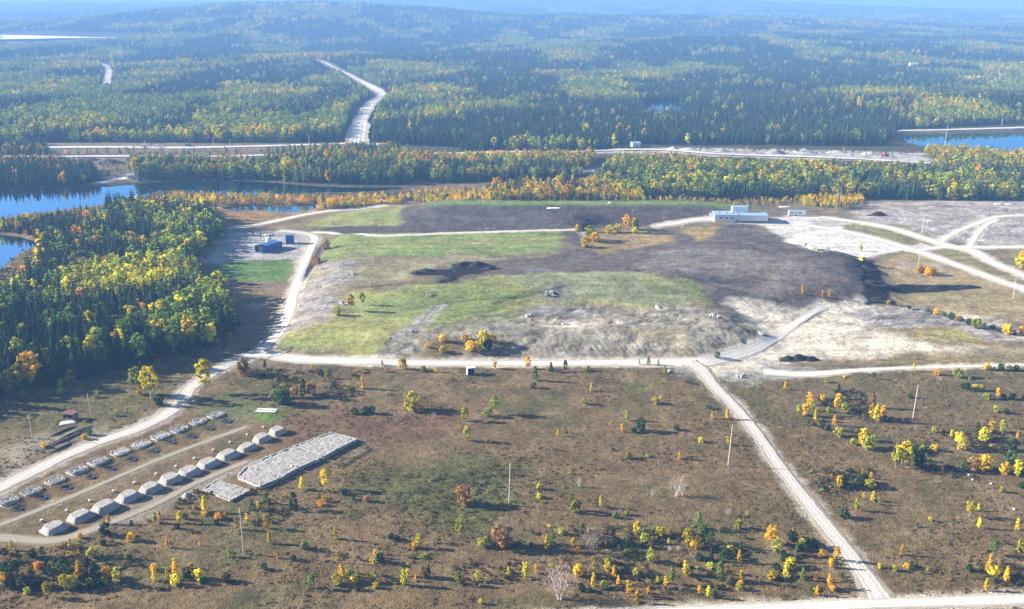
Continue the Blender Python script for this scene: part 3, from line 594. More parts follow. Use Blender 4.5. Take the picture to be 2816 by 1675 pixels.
for s in range(3):       # leafless shrub: a few stems and a dome of fine twigs
    r = R_(480+s); m = MB(); Q = []; Wv = []
    for k in range(9):
        th = r.random()*6.28; lean = .08+.34*r.random(); b = Vector((r.normal()*.04, r.normal()*.04, -.02)); e = Vector((math.cos(th)*lean, math.sin(th)*lean, .6+.25*r.random())); md = b.lerp(e, .5)+Vector((0, 0, .04))
        m.cyl(b, md, .010, .007, 3, cap=False); m.cyl(md, e, .007, .003, 3, cap=False)
    for k in range(620):
        d = r.normal(size=3); d /= np.linalg.norm(d); d *= r.random()**.45; p = Vector((d[0]*.42, d[1]*.42, .56+d[2]*.42)); up = Vector((p.x*.9+r.normal()*.25, p.y*.9+r.normal()*.25, .45+.3*r.random())).normalized(); sd = up.cross(Vector(r.normal(size=3))).normalized()*.0045; L_ = .05+.07*r.random()
        Q.append([tuple(p-sd), tuple(p+sd), tuple(p+up*L_+sd*.4), tuple(p+up*L_-sd*.4)]); Wv.append(.7+.6*r.random())
    KC.append(leafmesh('bare_twigs', Q, Wv, [ML, MPALEB], m))
# one-mesh trees for distances where the parts do not show
def onetree(name, q, wv, wood, lm): return leafmesh(name, q, wv, [lm, MPALEB], wood)
FA = []
for s in range(4):
    r = R_(500+s); q, wv = crown(r, 30, 10, .6, .2+.05*r.random(), .38, .034, .075, 'oval'); FA.append(onetree('aspen', q, wv, trunk(r, .86, .011, 3, .1), ML))
for s in range(2):
    r = R_(520+s); q, wv = crown(r, 26, 10, .52, .24, .44, .036, .08, 'cone'); FA.append(onetree('birch', q, wv, trunk(r, .8, .011, 2, .1), ML))
FS = []
for s in range(5):
    r = R_(530+s); q, wv = spruce(r, 11, .13+.08*r.random()); FS.append(onetree('spruce', q, wv, trunk(r, .93, .012, 0, 0), MN))
FB = []
for s in range(3):
    r = R_(560+s); q, wv = crown(r, 20, 8, .5, .55, .45, .085, .17, 'oval'); FB.append(leafmesh('low_shrub', q, wv, [ML]))
TC = dict(y=(.74,.64,.035), o=(.80,.50,.03), g=(.05,.105,.03), G=(.03,.06,.028), l=(.38,.46,.07), Y=(.42,.42,.06), r=(.42,.26,.1), b=(.3,.25,.22), k=(.42,.32,.29), W=(.5,.45,.44), m=(.20,.29,.07), u=(.16,.12,.06), L=(.58,.56,.03))
CN = dict(y='yellow', o='orange', g='green', G='dark green', l='lime green', Y='olive yellow', r='rusty brown', b='bare grey', k='bare pinkish', W='bare whitish', m='mid green', u='brown', L='bright lemon yellow')
def tint(c, jit=.18):
    t = np.array(TC[c])*(1+jit*rng.normal()); t = t*(1+.05*rng.normal(size=3)); return [float(max(.01, v)) for v in t]
# ------------------------------------------------------------ label helper: landmark, side, order
LM = [('the row of ringed rock plots', 270, 1110), ('the row of gravel mounds', 380, 1180), ('the big rock pads', 725, 1130), ('the lone rock pad', 553, 1198),
 ('the pole in the lower left', 592, 1300), ('the middle pole', 1240, 1185), ('the curving road pole', 1777, 1090), ('the pole in the right scrub', 2228, 985),
 ('the right road fork', 1700, 887), ('the white booth', 1150, 905), ('the left road fork', 640, 862), ('the bottom right road corner', 2150, 1455), ('the large bare pink shrub', 1365, 1430),
 ('the maroon roofed shed', 173, 1013), ('the black soil heaps', 1945, 873), ('the bare white shrub', 1650, 1195), ('the big domed brown shrub', 1225, 1290), ('the white boards', 650, 1000),
 ('the blue tank', 707, 582), ('the white plant', 1805, 528), ('the black soil strip', 2130, 690), ('the bulldozer', 2100, 630), ('the lower left corner', 40, 1430), ('the right picture edge', 2480, 1130), ('the bottom edge centre', 1240, 1440),
 ('the ochre hollow', 1530, 590), ('the small grey cone', 455, 1203), ('the tallest pine', 1700, 1300), ('the curving road middle', 1950, 1200), ('the lone roadside yellow tree', 490, 910), ('the lower right corner', 2440, 1420)]
PEND = []
def deflabel(o, base, u, v, cat, group): PEND.append([o, base, u, v, cat, group])
ORD = ['', 'second', 'third', 'fourth', 'fifth', 'sixth', 'seventh', 'eighth', 'ninth', 'tenth']
NUM = ['zero', 'one', 'two', 'three', 'four', 'five', 'six', 'seven', 'eight', 'nine', 'ten', 'eleven', 'twelve']
def finish_labels():
    D = {}
    for e in PEND:
        o, base, u, v, cat, gr = e
        nm, lu, lv = min(LM, key=lambda m: math.hypot(m[1]-u, (m[2]-v)*1.6)); du, dv = u-lu, (v-lv)*1.6
        d = ('right of' if du > 0 else 'left of') if abs(du) > abs(dv) else ('below' if dv > 0 else 'above')
        dist = math.hypot(du, dv); pre = 'beside' if dist < 14 else ('just '+d if dist < 40 else d)
        D.setdefault((base, pre, nm), []).append(e)
    for (base, pre, nm), L_ in D.items():
        L_.sort(key=lambda e: e[2]); n = len(L_)
        for i, (o, _, u, v, cat, gr) in enumerate(L_):
            lab = f'{base} {pre} {nm}'
            if n > 1:
                w_ = 'leftmost' if i == 0 else ('rightmost' if i == n-1 else ORD[i]+' from left' if i < 10 else ORD[n-1-i]+' from right')
                lab += f', {w_} of {NUM[n] if n < 13 else n}'
            if len(lab.split()) > 16: lab = lab.replace('just ', '').replace(' young tree', ' tree').replace(' left of the ', ' left of ', 1)
            if len(lab.split()) > 16: lab = ' '.join(w_ for w_ in lab.split() if w_ not in ('small', 'tiny'))
            props(o, lab, cat, gr)
# ------------------------------------------------------------ trees placed one by one
def hgt(hpx, x, y, z):
    zc = y*CP-(z-CAMH)*SP; dep = math.atan2(CAMH-z, y); return hpx/.886*zc/F/math.cos(dep)
def place(kind, u, v, hpx, c, group, label=None, xy=None, h=None, wide=1.):
    x, y = (unproj([(u, v)])[0] if xy is None else xy); z = float(Hg(x, y))-.05
    h = hgt(hpx, x, y, z) if h is None else h
    i = int(rng.integers(1000)); rz = rng.random()*6.28
    if kind == 'aspen': nm, cat, parts = 'aspen_tree', 'tree', [('crown', AC[i % 6]), ('trunk', AT[i % 6])]
    elif kind == 'birch': nm, cat, parts = 'birch_tree', 'tree', [('crown', BC[i % 6]), ('trunk', BT[i % 6])]
    elif kind == 'spruce': nm, cat, parts = 'spruce_tree', 'tree', [('crown', SC[i % 6]), ('trunk', ST[i % 6])]
    elif kind == 'pine': nm, cat, parts = 'pine_tree', 'tree', [('crown', PC[i % 3]), ('trunk', ST[i % 6])]
    elif kind == 'bare': nm, cat, parts = 'bare_shrub', 'shrub', [('twigs', KC[i % 3])]
    else: nm, cat, parts = 'shrub', 'shrub', [('foliage', HC[i % 5]), ('stems', HT[i % 5])]
    wd = h*wide*(.9+.25*rng.random()); t = tint(c)
    if len(parts) == 1 or h*F/y*.36 < 6:
        o = add(nm, {'bare': KC[i % 3], 'shrub': FB[i % 3], 'spruce': FS[i % 5]}.get(kind, FA[i % 6] if kind != 'pine' else PC[i % 3]), None, (x, y, z), rz, (wd, wd, h)); o['tint'] = t
    else:
        o = empty(nm, (x, y, z), rz, (wd, wd, h))
        for p, me in parts:
            q = add(p, me, o)
            if p in ('crown', 'foliage'): q['tint'] = t
    if label is None:
        size = 'tiny' if h < 1.6 else 'small' if h < 3 else 'tall' if h > 7 else ''
        word = {'aspen': 'tree', 'birch': 'young tree', 'spruce': 'spruce', 'pine': 'bushy conifer', 'bare': 'shrub', 'shrub': 'bush'}[kind]
        deflabel(o, f'{size} {CN[c]} {word}'.strip(), u, v, cat, group)
    else: props(o, label, cat, group)
    return o
FR = {1: (0, 708.8, .2628), 2: (623.7, 708.8, .2628), 3: (1247.5, 708.8, .2628), 4: (1871, 708.8, .2628), 5: (0, 1094.2, .2628), 6: (623.7, 1094.2, .2628), 7: (1247.5, 1094.2, .2628), 8: (1871, 1094.2, .2628), 9: (0, 0, 1)}
TREES = {
1: '1905 950 310 y a;1400 1000 310 y a;1280 960 260 l a;1300 960 150 o c;1480 1060 110 g s;2260 780 160 r s;1350 620 160 o c;1210 690 130 r c;1110 712 50 o c;670 810 90 o s;980 730 250 Y a;180 760 330 l a;90 740 200 m a;410 710 220 r a;1765 530 320 y a;1880 350 180 m a;1985 260 170 o s;1940 490 75 Y s;350 860 50 Y s;870 745 50 o s;50 800 90 r s;790 1218 30 o s;410 1455 50 o s;780 1375 50 o s;825 1335 60 m s;1225 540 330 m a;700 500 300 m a;840 520 240 m a;580 440 200 m a;2130 110 60 Y s;2160 200 60 Y s;200 1000 60 u s;560 960 60 Y s;900 990 50 Y s;1080 1160 40 m s',
2: '85 720 80 g c;200 1040 130 m s;270 1060 150 g s;440 985 175 Y c;360 990 100 r s;510 965 120 r s;520 740 60 o c;655 810 80 Y c;990 905 125 o c;1345 725 110 o c;1380 725 110 o c;2215 720 90 o c;910 935 40 g s;1220 965 35 Y s;915 1140 60 g s;1020 1135 70 g s;1075 1135 65 g s;1450 1105 175 Y s;1525 1120 80 o s;1715 1095 70 Y c;1630 1110 60 Y c;1935 1205 140 y c;2210 1145 170 l a;2150 1165 80 l s;1955 1390 140 Y c;1840 1500 60 Y c;880 185 160 o a;990 130 110 m a;750 225 80 Y s;1730 470 70 o s;1940 460 60 o s;2110 490 120 y s;2190 475 70 o s;1990 560 95 o s;2060 560 90 y s;2150 540 90 G s;1590 525 40 o s;1730 570 60 o s;1550 745 50 Y s;1670 752 40 o s;1170 690 50 Y c;470 760 90 W k;1650 1180 60 W k;2090 760 60 W c;1220 750 40 Y s',
3: '148 722 120 o c;325 745 60 o c;362 750 90 g c;215 832 135 m c;495 742 100 g c;705 740 50 Y s;1265 685 85 m c;1180 682 50 Y c;1358 690 60 o c;1415 762 70 Y c;735 930 85 y c;1375 1012 45 o c;1335 1045 60 Y s;670 1052 60 Y s;1065 1200 100 Y c;1190 1300 120 g s;1130 1310 50 g s;1020 1312 80 o c;425 1345 60 o c;540 1332 50 Y c;1855 1185 60 y c;1995 1190 100 o c;1825 1095 45 g s;1755 1400 50 y s;2005 1425 80 y c;1525 1290 50 g s;905 1255 40 Y c;1900 620 60 m s;1640 860 40 g s;940 1475 30 g s;200 900 60 u s;480 1310 60 Y c',
4: '160 912 75 o c;540 845 45 Y s;980 818 60 g c;1350 742 70 y c;1565 780 60 o s;1760 800 80 Y s;1870 845 60 Y c;1830 915 70 g s;1920 900 40 o s;1985 925 60 Y s;2130 1000 105 o a;2035 1002 60 Y s;385 1055 120 o c;345 1160 140 o c;280 1145 90 Y c;440 1205 110 y c;410 1110 100 Y c;640 1100 150 o c;655 940 80 g c;560 1155 90 Y c;715 1130 90 Y s;510 1012 50 o s;500 1290 120 g c;615 1250 100 o c;655 1350 90 Y s;560 1290 50 g s;960 1085 160 r c;965 1190 150 y c;1005 1210 160 y c;1060 1175 110 o c;1025 1215 60 g c;875 1450 180 y c;930 1465 130 Y s;980 1395 60 Y s;1320 992 50 g s;1700 1360 80 y c;1760 1445 140 y a;1800 1475 120 Y s;1940 1315 95 g c;2000 1395 120 y s;2070 1305 120 o c;2170 1335 140 Y a;2310 1385 90 o c;2270 1480 110 g s;1540 1312 50 Y s;1440 1482 50 Y s;1545 1482 60 y s;1290 1490 90 y s;1205 1492 60 y s;790 1425 60 Y s;2120 1120 60 Y s;710 805 20 o s;1010 642 50 o c;1165 642 50 o c;705 655 35 o c;1370 632 30 o s;2025 732 60 o s;2160 735 60 g s;2240 735 50 m s;2300 735 50 u s;2080 735 40 Y s;1385 195 0 g s;1555 217 55 o s;2210 400 95 o s;2350 410 85 o s;1930 345 90 Y s;1480 195 40 g s;1700 265 60 g s;1790 290 50 u s;1860 310 60 g s;2000 330 50 m s;2080 360 50 g s;2140 380 40 g s;1620 235 45 m s;1680 250 35 u s;1760 280 50 o s;1300 170 40 u s;1210 140 40 Y s;1120 125 40 o s;2280 400 40 g s;2270 1000 60 g s;2180 1000 50 g s;2210 1140 50 g s;1400 1330 40 Y c;2380 1000 50 g s',
5: '110 935 90 y c;650 905 80 y c;745 825 50 o s;510 905 40 y c;1010 695 90 o c;980 795 115 G s;1440 685 100 Y c;1480 645 80 o c;1665 685 100 y c;1900 585 150 y c;1800 590 70 o c;1890 615 40 o s;2025 655 60 o s;2080 642 50 o s;2290 670 75 y c;2195 745 100 Y c;1880 695 60 Y c;1220 852 80 o s;1550 912 80 o c;1850 892 50 o c;2130 1000 90 m c;870 1000 90 Y s;640 985 40 y s;400 1010 110 g p;600 1175 180 g p;180 1060 120 g p;60 1170 130 g p;740 1205 160 o c;600 1305 140 L a;670 1290 110 Y s;440 1375 135 y a;30 1285 140 o a;250 1342 60 Y s;990 1195 100 o s;1090 1260 165 Y c;1435 1222 120 y c;1430 1120 60 o s;1550 1205 90 y c;1630 1170 150 o c;1625 1260 100 y s;1730 1195 100 g s;1845 1205 90 y s;1765 1112 50 o s;350 1112 60 o s;80 1045 60 r s;2340 565 95 g p;2210 592 40 o s;150 1190 150 g p;300 1260 140 G p;450 1160 140 G p;820 1160 150 G p;890 1215 150 G p;760 1280 110 G p;520 1120 100 g p;1200 1025 50 g s;1130 1020 40 g s;240 1290 110 G s;350 1290 90 G s;900 1290 80 G s;100 1290 90 G s;300 1000 70 G s;960 890 50 G s;1640 740 50 G s;1720 650 50 G s;2010 700 50 G s;1220 700 40 G s;2100 1230 80 u s;1040 880 40 u s;730 970 40 Y s;830 1270 70 m s;970 1260 70 m s;40 980 60 G s;1880 1250 60 G s;1770 770 40 u s',
6: '430 375 120 y c;640 375 185 y a;350 560 165 g p;100 505 90 g p;20 545 60 y c;110 575 70 o c;100 735 125 o c;125 875 110 y c;740 835 110 y c;455 930 75 m s;200 1015 55 o c;350 1035 50 g s;75 1115 60 g s;515 1285 125 m c;605 1170 40 o c;800 1225 155 o c;755 1255 90 Y s;870 1195 80 m s;935 1155 80 Y c;905 1245 70 o s;1000 1235 80 o c;1095 1230 110 Y c;1110 1290 50 y s;1370 1262 150 y c;1400 1180 80 y c;1480 1225 65 o c;1550 1190 100 r s;1600 1185 110 g c;1875 1255 120 m c;2055 1225 100 y c;2340 1170 80 y c;1105 1005 75 y c;1080 1062 40 y s;1150 1045 80 g s;1510 915 120 y c;1475 915 60 o s;1890 825 175 Y a;1925 515 175 r s;1025 485 55 r s;600 525 50 o s;640 485 50 o s;2280 905 200 r s;1650 870 95 b k;2110 905 90 Y s;2090 1430 45 y s;590 455 40 g s;1250 830 50 G s;1310 850 50 G s;820 420 50 G s;900 470 40 G s;2310 900 260 b k;1780 880 60 b k;2190 900 80 b k;930 1310 50 u s;160 120 30 G s',
7: '255 372 50 Y s;250 455 45 y s;325 945 150 y c;370 885 135 m c;565 915 95 o c;610 960 50 o s;655 805 115 g c;1155 800 125 y c;1370 805 80 y s;1225 865 80 Y s;1450 885 60 y c;1620 910 165 y a;1700 920 110 o s;1730 740 150 m p;1780 890 190 g p;1850 860 110 g p;1845 1035 150 G t;1790 1035 80 G t;2120 945 85 g p;2105 1045 110 o c;1280 1060 150 l c;1330 1045 60 Y s;820 900 85 g s;740 960 230 b k;1020 850 100 r k;1530 440 180 W k;1580 430 120 W k;620 350 80 W k;125 1205 150 y c;225 1155 90 o c;445 1395 290 k k;440 1390 200 k k;610 1175 100 o s;755 1155 115 Y c;755 1290 140 y c;885 1145 130 y c;885 1060 60 m s;945 1195 110 o c;985 1255 80 o c;1085 1360 140 o c;1155 1425 120 o c;1260 1340 70 o c;860 1290 70 Y s;1350 1240 60 y c;1425 1285 100 o c;1480 1250 155 m c;1605 1165 120 y c;1625 1170 70 y s;1925 1215 175 m c;1985 1155 100 r c;2050 1225 100 o c;2125 1215 90 o c;1735 1345 80 o c;1820 1375 105 y c;2370 875 120 o a;550 1135 60 g c;1065 885 90 G t;960 870 60 G s;1980 1005 90 g s;1730 1025 60 g s;2020 965 70 Y s;1550 95 75 o c;1255 78 40 Y s;1080 85 60 Y s;825 540 110 Y c;590 585 120 Y s;2050 1080 60 G t;1150 1175 60 Y s;1840 1115 60 Y s;1060 610 50 Y s;2100 740 80 Y s;2170 620 50 Y k;540 230 40 Y s;960 640 50 m s;370 1110 50 Y s;460 790 60 Y s;340 720 30 y s;640 1310 60 G s;720 1330 40 G s;1290 920 60 u s;1230 1180 60 b k;1560 1320 70 b k;1480 1300 50 b k;2110 1300 60 Y s;2120 1260 40 o s;1900 1300 50 u s;1300 440 70 W k;1570 1100 50 G s;1540 940 50 W k;1460 950 50 W k;1000 600 50 W k;2000 620 70 W k;1100 900 60 G s;900 890 50 m s;720 900 60 m s;2150 830 40 u s;300 1260 80 b k',
8: '30 895 200 o a;80 975 165 Y c;230 785 50 y c;320 885 60 y s;270 945 110 g t;255 1045 110 g t;500 1000 65 o s;635 1035 130 o c;625 1105 90 g c;580 1095 60 o c;165 1175 120 y c;210 1100 90 y s;320 1215 115 l c;440 1225 85 o c;570 1290 130 o c;605 1315 50 o s;455 1355 90 o c;420 905 80 g s;1240 985 100 o c;1370 1095 90 g t;1285 1110 50 o s;1180 1130 50 Y s;1870 1130 60 G s;2085 980 135 m a;2060 1055 90 o c;2040 1155 115 o c;2095 1175 90 y s;2145 1085 70 r c;2205 1235 140 o c;2020 1310 110 o c;2340 955 110 Y s;1865 630 150 L a;1950 570 75 y c;1955 735 100 y c;2310 750 110 y c;700 635 85 g s;820 570 115 Y c;885 465 55 o c;970 485 95 y c;1030 515 80 m c;660 365 120 o c;705 352 100 g s;870 315 85 g s;875 235 60 o c;955 275 60 o c;950 355 80 Y s;1180 175 200 y a;1290 178 180 y a;1240 150 200 o a;1400 165 120 G s;1435 110 60 Y s;1530 195 60 g s;1610 205 40 o s;1830 215 100 g s;1900 185 110 r s;2010 195 140 o s;2190 230 110 o s;2250 130 120 g s;2310 255 150 y c;2320 180 60 o s;2350 360 60 g s;40 1205 70 o s;80 1120 60 G s;150 1040 60 g s;1040 1105 45 y s;220 840 80 G s;360 870 50 G s;190 800 40 G s;1480 1130 40 Y s;1500 670 40 y s;1760 650 40 r k;1390 720 30 G s;2170 400 50 Y s;140 1000 60 g s;1330 1090 40 g s;590 1060 50 o s;350 160 0 g s',
9: '795 608 25 r s;770 642 22 r s;1408 562 16 o s;1424 565 20 G s;1437 585 34 Y s;1425 602 22 o s;1450 590 25 o s;1485 568 20 y s;1505 566 20 y s;1528 566 44 o a;1545 560 30 Y s;1546 568 16 y s;1580 572 12 m s;2097 612 20 y c;2240 664 18 o s;2253 664 17 o s;2262 670 20 o s;2275 670 16 o s;2488 652 32 y s;2494 634 24 o s;1955 716 22 o c;2003 724 16 o c;2020 724 18 o c;1990 640 0 o s;812 547 8 r s;1385 548 10 u s;905 705 0 y s'}
KIND = dict(a='aspen', c='birch', s='shrub', p='pine', t='spruce', k='bare')
GRP = dict(aspen='broadleaf trees standing apart', birch='young birches scattered in the scrub', shrub='bushes scattered in the scrub', pine='bushy conifers in the scrub', spruce='small spruces in the scrub', bare='leafless shrubs in the scrub')
ents = []
for k, s in TREES.items():
    x0, y0, sc = FR[k]
    for t in s.split(';'):
        a = t.split(); h = float(a[2])*sc
        if h > 4: ents.append((KIND[a[4]], x0+float(a[0])*sc, y0+float(a[1])*sc, h, a[3]))
EP = unproj([(e[1], e[2]) for e in ents])
for e, p in zip(ents, EP):
    wide = 1.
    if e[0] == 'shrub': wide = .95 if e[3] < 25 else .75
    place(e[0], e[1], e[2], e[3], e[4], GRP[e[0]], xy=p, wide=wide)
# ------------------------------------------------------------ the wood on the left: nearest trees one by one, the rest one mass
ACC = {k: [] for k in ('x', 'y', 's', 'w', 'v', 'c', 'r')}
def emit(x, y, s, w_, v, c):
    ACC['x'].append(x); ACC['y'].append(y); ACC['s'].append(s); ACC['w'].append(w_); ACC['v'].append(v); ACC['c'].append(c)
def polyW(p): return unproj(p)
def inpoly(x, y, P): return sdf(np.asarray(x), np.asarray(y), P) < 0
def jgrid(P, sp, seed):
    r = R_(seed); x0, y0 = P.min(0); x1, y1 = P.max(0); gx, gy = np.meshgrid(np.arange(x0, x1, sp), np.arange(y0, y1, sp))
    gx = gx+r.random(gx.shape)*sp*.95; gy = gy+r.random(gy.shape)*sp*.95; gx, gy = gx.ravel(), gy.ravel(); m = inpoly(gx, gy, P); return gx[m], gy[m]
def roadclear(x, y, extra=2.0):
    ok = np.ones(len(x), bool)
    for Q, wd in ROADS:
        q = Q[::max(1, len(Q)//60)]; b = (x > q[:, 0].min()-30) & (x < q[:, 0].max()+30) & (y > q[:, 1].min()-30) & (y < q[:, 1].max()+30) & ok
        if b.any(): d = seg_d(x[b], y[b], [tuple(t) for t in q]); i = np.where(b)[0]; ok[i[d < wd/2+extra]] = False
    for k, P in WP.items():
        b = (x > P[:, 0].min()-5) & (x < P[:, 0].max()+5) & (y > P[:, 1].min()-5) & (y < P[:, 1].max()+5) & ok
        if b.any(): d = sdf(x[b], y[b], P); i = np.where(b)[0]; ok[i[d < 1.5]] = False
    return ok
FW = polyW([(-200,548),(0,545),(60,540),(130,530),(200,520),(290,515),(420,515),(515,535),(548,565),(520,590),(480,625),(462,655),(480,690),(545,730),(565,770),(560,815),(500,855),(420,870),(350,890),(240,915),(120,930),(0,975),(-200,1020)])
LIME = polyW([(150,705),(200,680),(330,660),(430,650),(470,700),(400,735),(250,755),(160,740)])
EDGE = polyW([(380,560),(460,545),(560,560),(520,600),(470,650),(480,700),(560,740),(570,800),(520,850),(430,860),(280,860),(280,810),(420,790),(450,740),(400,690),(380,620)])
fx, fy = jgrid(FW, 3.7, 11); ok = roadclear(fx, fy, 3); ok &= ~inpoly(fx, fy, polyW([(-90,590),(60,600),(112,600),(100,650),(60,700),(20,730),(-90,760)])); fx, fy = fx[ok], fy[ok]
fz = Hg(fx, fy); fu, fv, _ = proj(fx, fy, fz)
inl = inpoly(fx, fy, LIME); ine = inpoly(fx, fy, EDGE); nn = fbm(fx, fy, 22, 91, 3)
rr = R_(12).random((len(fx), 4)); order = np.argsort(fy)
cnt = {'aspen': 0, 'spruce': 0}
for i in order:
    if inl[i]: c, k = ('yYlLY'[int(rr[i, 0]*5)], 'aspen')
    elif ine[i]: c, k = ('lmYmlylm'[int(rr[i, 0]*8)], 'aspen') if rr[i, 1] < .68 else ('G', 'spruce')
    else:
        pa = .09+.4*(nn[i] > .58); c, k = ('mlmYmlyo'[int(rr[i, 0]*8)], 'aspen') if rr[i, 1] < pa else ('G', 'spruce')
    back = fv[i] < 600
    h = (10.5+5.5*rr[i, 2]) if k == 'spruce' else (8.5+4.5*rr[i, 2])
    if inl[i]: h = 9+3*rr[i, 2]
    if fu[i] < 260 and fv[i] < 575: h *= .5
    dE = 0
    if -15 < fu[i] and cnt[k] < (215 if k == 'spruce' else 120) and fy[i] < 640:
        cnt[k] += 1
        place(k, fu[i], fv[i], 0, c, 'spruces packed in the left wood' if k == 'spruce' else 'broadleaf trees in the left wood',
              label=None if False else (f'{"dark spruce" if k == "spruce" else CN[c]+" leafy tree"} crowded in the left wood, ' + ('near its front edge' if fv[i] > 820 else 'in its middle' if fv[i] > 700 else 'towards its back')),
              xy=(fx[i], fy[i]), h=h, wide=1.0 if k == 'spruce' else 1.15)
    else:
        if k == 'spruce': emit(fx[i], fy[i], h, h*1.1, 6+int(rr[i, 3]*5), tint('G'))
        else: emit(fx[i], fy[i], h, h*1.15, int(rr[i, 3]*6), tint(c))
# understory along the wood's edge
def belt(P, sp, pal, pspruce, h0, h1, seed, clear=2., nsc=40, patch=0., wide=1.15, shrub=False, keep=0.):
    """pal: weighted string of colours"""
    W = polyW(P); x, y = jgrid(W, sp, seed); ok = roadclear(x, y, clear); x, y = x[ok], y[ok]; r = R_(seed+1).random((len(x), 4)); n = fbm(x, y, nsc, seed+2, 3); n2 = fbm(x, y, nsc*.8, seed+5, 3)
    n3 = fbm(x, y, 9, seed+9, 3)
    for i in range(len(x)):
        if n3[i] < keep: continue
        h = h0+(h1-h0)*r[i, 0]**1.3*(.5+1.0*n2[i])
        if shrub: emit(x[i], y[i], h, h*(1+.4*r[i, 1]), 11+int(r[i, 2]*3), tint(pal[int(r[i, 3]*len(pal))])); continue
        p = pspruce+(.1 if seed > 50 else 0)+patch*(n[i]-.5)*6
        if r[i, 1] < p: emit(x[i], y[i], h*1.1, h*1.1*(.9+.3*r[i, 2]), 6+int(r[i, 3]*5), tint('G' if r[i, 2] < .8 else 'g'))
        else:
            q = min(.999, max(0, r[i, 2]*.55+(n2[i]-.28)*1.0)); emit(x[i], y[i], h, h*wide, int(r[i, 3]*6), [t_*(.82 if seed > 50 else 1) for t_ in tint(pal[int(q*len(pal))])])
belt([(440,560),(560,570),(470,660),(560,730),(585,790),(560,850),(420,885),(300,905),(100,955),(0,1000),(-150,1060),(-150,960),(100,900),(400,850),(500,800),(480,730),(440,660)], 3.2, 'uurGoYGu', 0, .8, 2.6, 31, shrub=True)
# undergrowth of the scrub thickets
for q_, (P_, k_) in enumerate((([(1320,1300),(1500,1280),(1720,1270),(1900,1310),(2060,1350),(2110,1440),(1600,1450),(1350,1430)], .5), ([(-60,1330),(200,1320),(280,1360),(560,1370),(570,1430),(200,1450),(-60,1440)], .44),
   ([(2020,1050),(2180,1080),(2300,1050),(2500,1060),(2600,1180),(2350,1170),(2100,1130)], .54), ([(820,1350),(1060,1350),(1350,1370),(1250,1420),(820,1420)], .56), ([(1930,950),(2150,950),(2180,1030),(1960,1040)], .52), ([(2380,1320),(2560,1330),(2560,1440),(2380,1430)], .54), ([(430,1200),(760,1180),(860,1230),(600,1290),(420,1260)], .53), ([(1180,1270),(1330,1260),(1350,1330),(1180,1340)], .5), ([(1900,1080),(2160,1140),(2150,1240),(2020,1230)], .57), ([(600,900),(900,900),(860,1000),(640,990)], .56))):
    belt(P_, 1.35, 'uuGuYuGgu', 0, .3, 1.15, 1000+q_*20, shrub=True, keep=k_+.05, clear=1)
# strip between the river and the meadow
belt([(360,498),(420,480),(480,476),(560,480),(700,484),(800,488),(900,484),(985,478),(1060,470),(1180,468),(1200,486),(1120,492),(1000,486),(880,498),(800,512),(760,498),(640,496),(540,500),(470,505),(400,506)], 3.4, 'GmoYyoor', .12, 2.2, 6, 41)
belt([(775,512),(800,500),(900,490),(985,486),(975,498),(900,506),(820,514)], 2.6, 'oyoYo', .0, 2., 5, 43)
belt([(320,510),(430,504),(520,506),(545,512),(530,524),(500,518),(420,512)], 3.2, 'oroYu', 0, .8, 2.6, 45, shrub=True)
belt([(0,548),(130,528),(300,510),(360,500),(420,512),(300,524),(120,545),(0,575)], 3, 'uroYGm', .1, 1.5, 4, 47)
belt([(-60,552),(60,545),(200,530),(210,560),(120,590),(60,580),(-60,570)], 3.4, 'GuGGr', .4, 2, 6, 49)
# belt between valley road and river / mine
belt([(-90,400),(60,402),(230,415),(250,440),(215,452),(0,458),(-90,458)], 3.6, 'GGor', .85, 8, 12, 51)
belt([(-60,398),(20,398),(130,396),(190,405),(110,412),(0,410)], 4, 'oooYm', .1, 6, 9, 53)
belt([(325,416),(420,410),(520,414),(650,416),(800,412),(920,408),(1000,412),(1050,420),(1000,448),(860,450),(740,446),(620,438),(500,434),(420,436),(335,442)], 3.9, 'GmmmYlYoy', .5, 8, 13, 55, patch=.5, nsc=20)
belt([(1000,408),(1120,410),(1250,412),(1370,410),(1390,428),(1420,440),(1250,440),(1050,446)], 3.9, 'GmYlYoy', .55, 8, 13, 57, patch=.4, nsc=20)
belt([(940,392),(1020,390),(1150,398),(1440,398),(1440,412),(1250,414),(1000,410),(920,402)], 4.2, 'mYylYoly', .15, 8, 12, 59)
belt([(1200,458),(1400,452),(1480,448),(1560,470),(1560,487),(1200,487),(1180,470)], 3.6, 'GmooYyoy', .35, 5, 10, 61, patch=.4, nsc=20)
belt([(1480,408),(1620,412),(1750,415),(1900,418),(2100,424),(2300,426),(2495,422),(2620,422),(2620,488),(2450,490),(2250,488),(2110,486),(2000,486),(1700,488),(1520,486),(1470,460),(1440,440),(1490,425)], 4.0, 'GmYmlYymlo', .32, 8, 13, 63, patch=.55, nsc=22)
belt([(1500,404),(1640,406),(1780,412),(1750,424),(1600,425),(1490,420)], 4.2, 'lYyyoY', .05, 7, 10, 65)
belt([(1960,480),(2100,478),(2100,500),(2060,512),(1985,505),(1950,500)], 3.2, 'oyoYr', 0, 3, 6.5, 67)
belt([(1180,482),(1500,482),(1750,484),(2000,488),(2000,494),(1700,491),(1200,489)], 3.2, 'oryuYo', 0, 1.5, 4, 69)
belt([(2280,396),(2400,392),(2495,388),(2620,385),(2620,425),(2300,425)], 4.4, 'lmYyol', .2, 8, 12, 71)
belt([(2250,368),(2300,366),(2400,376),(2495,382),(2640,380),(2640,396),(2400,396),(2260,385)], 4.2, 'oyYYyl', .05, 6, 9, 73)
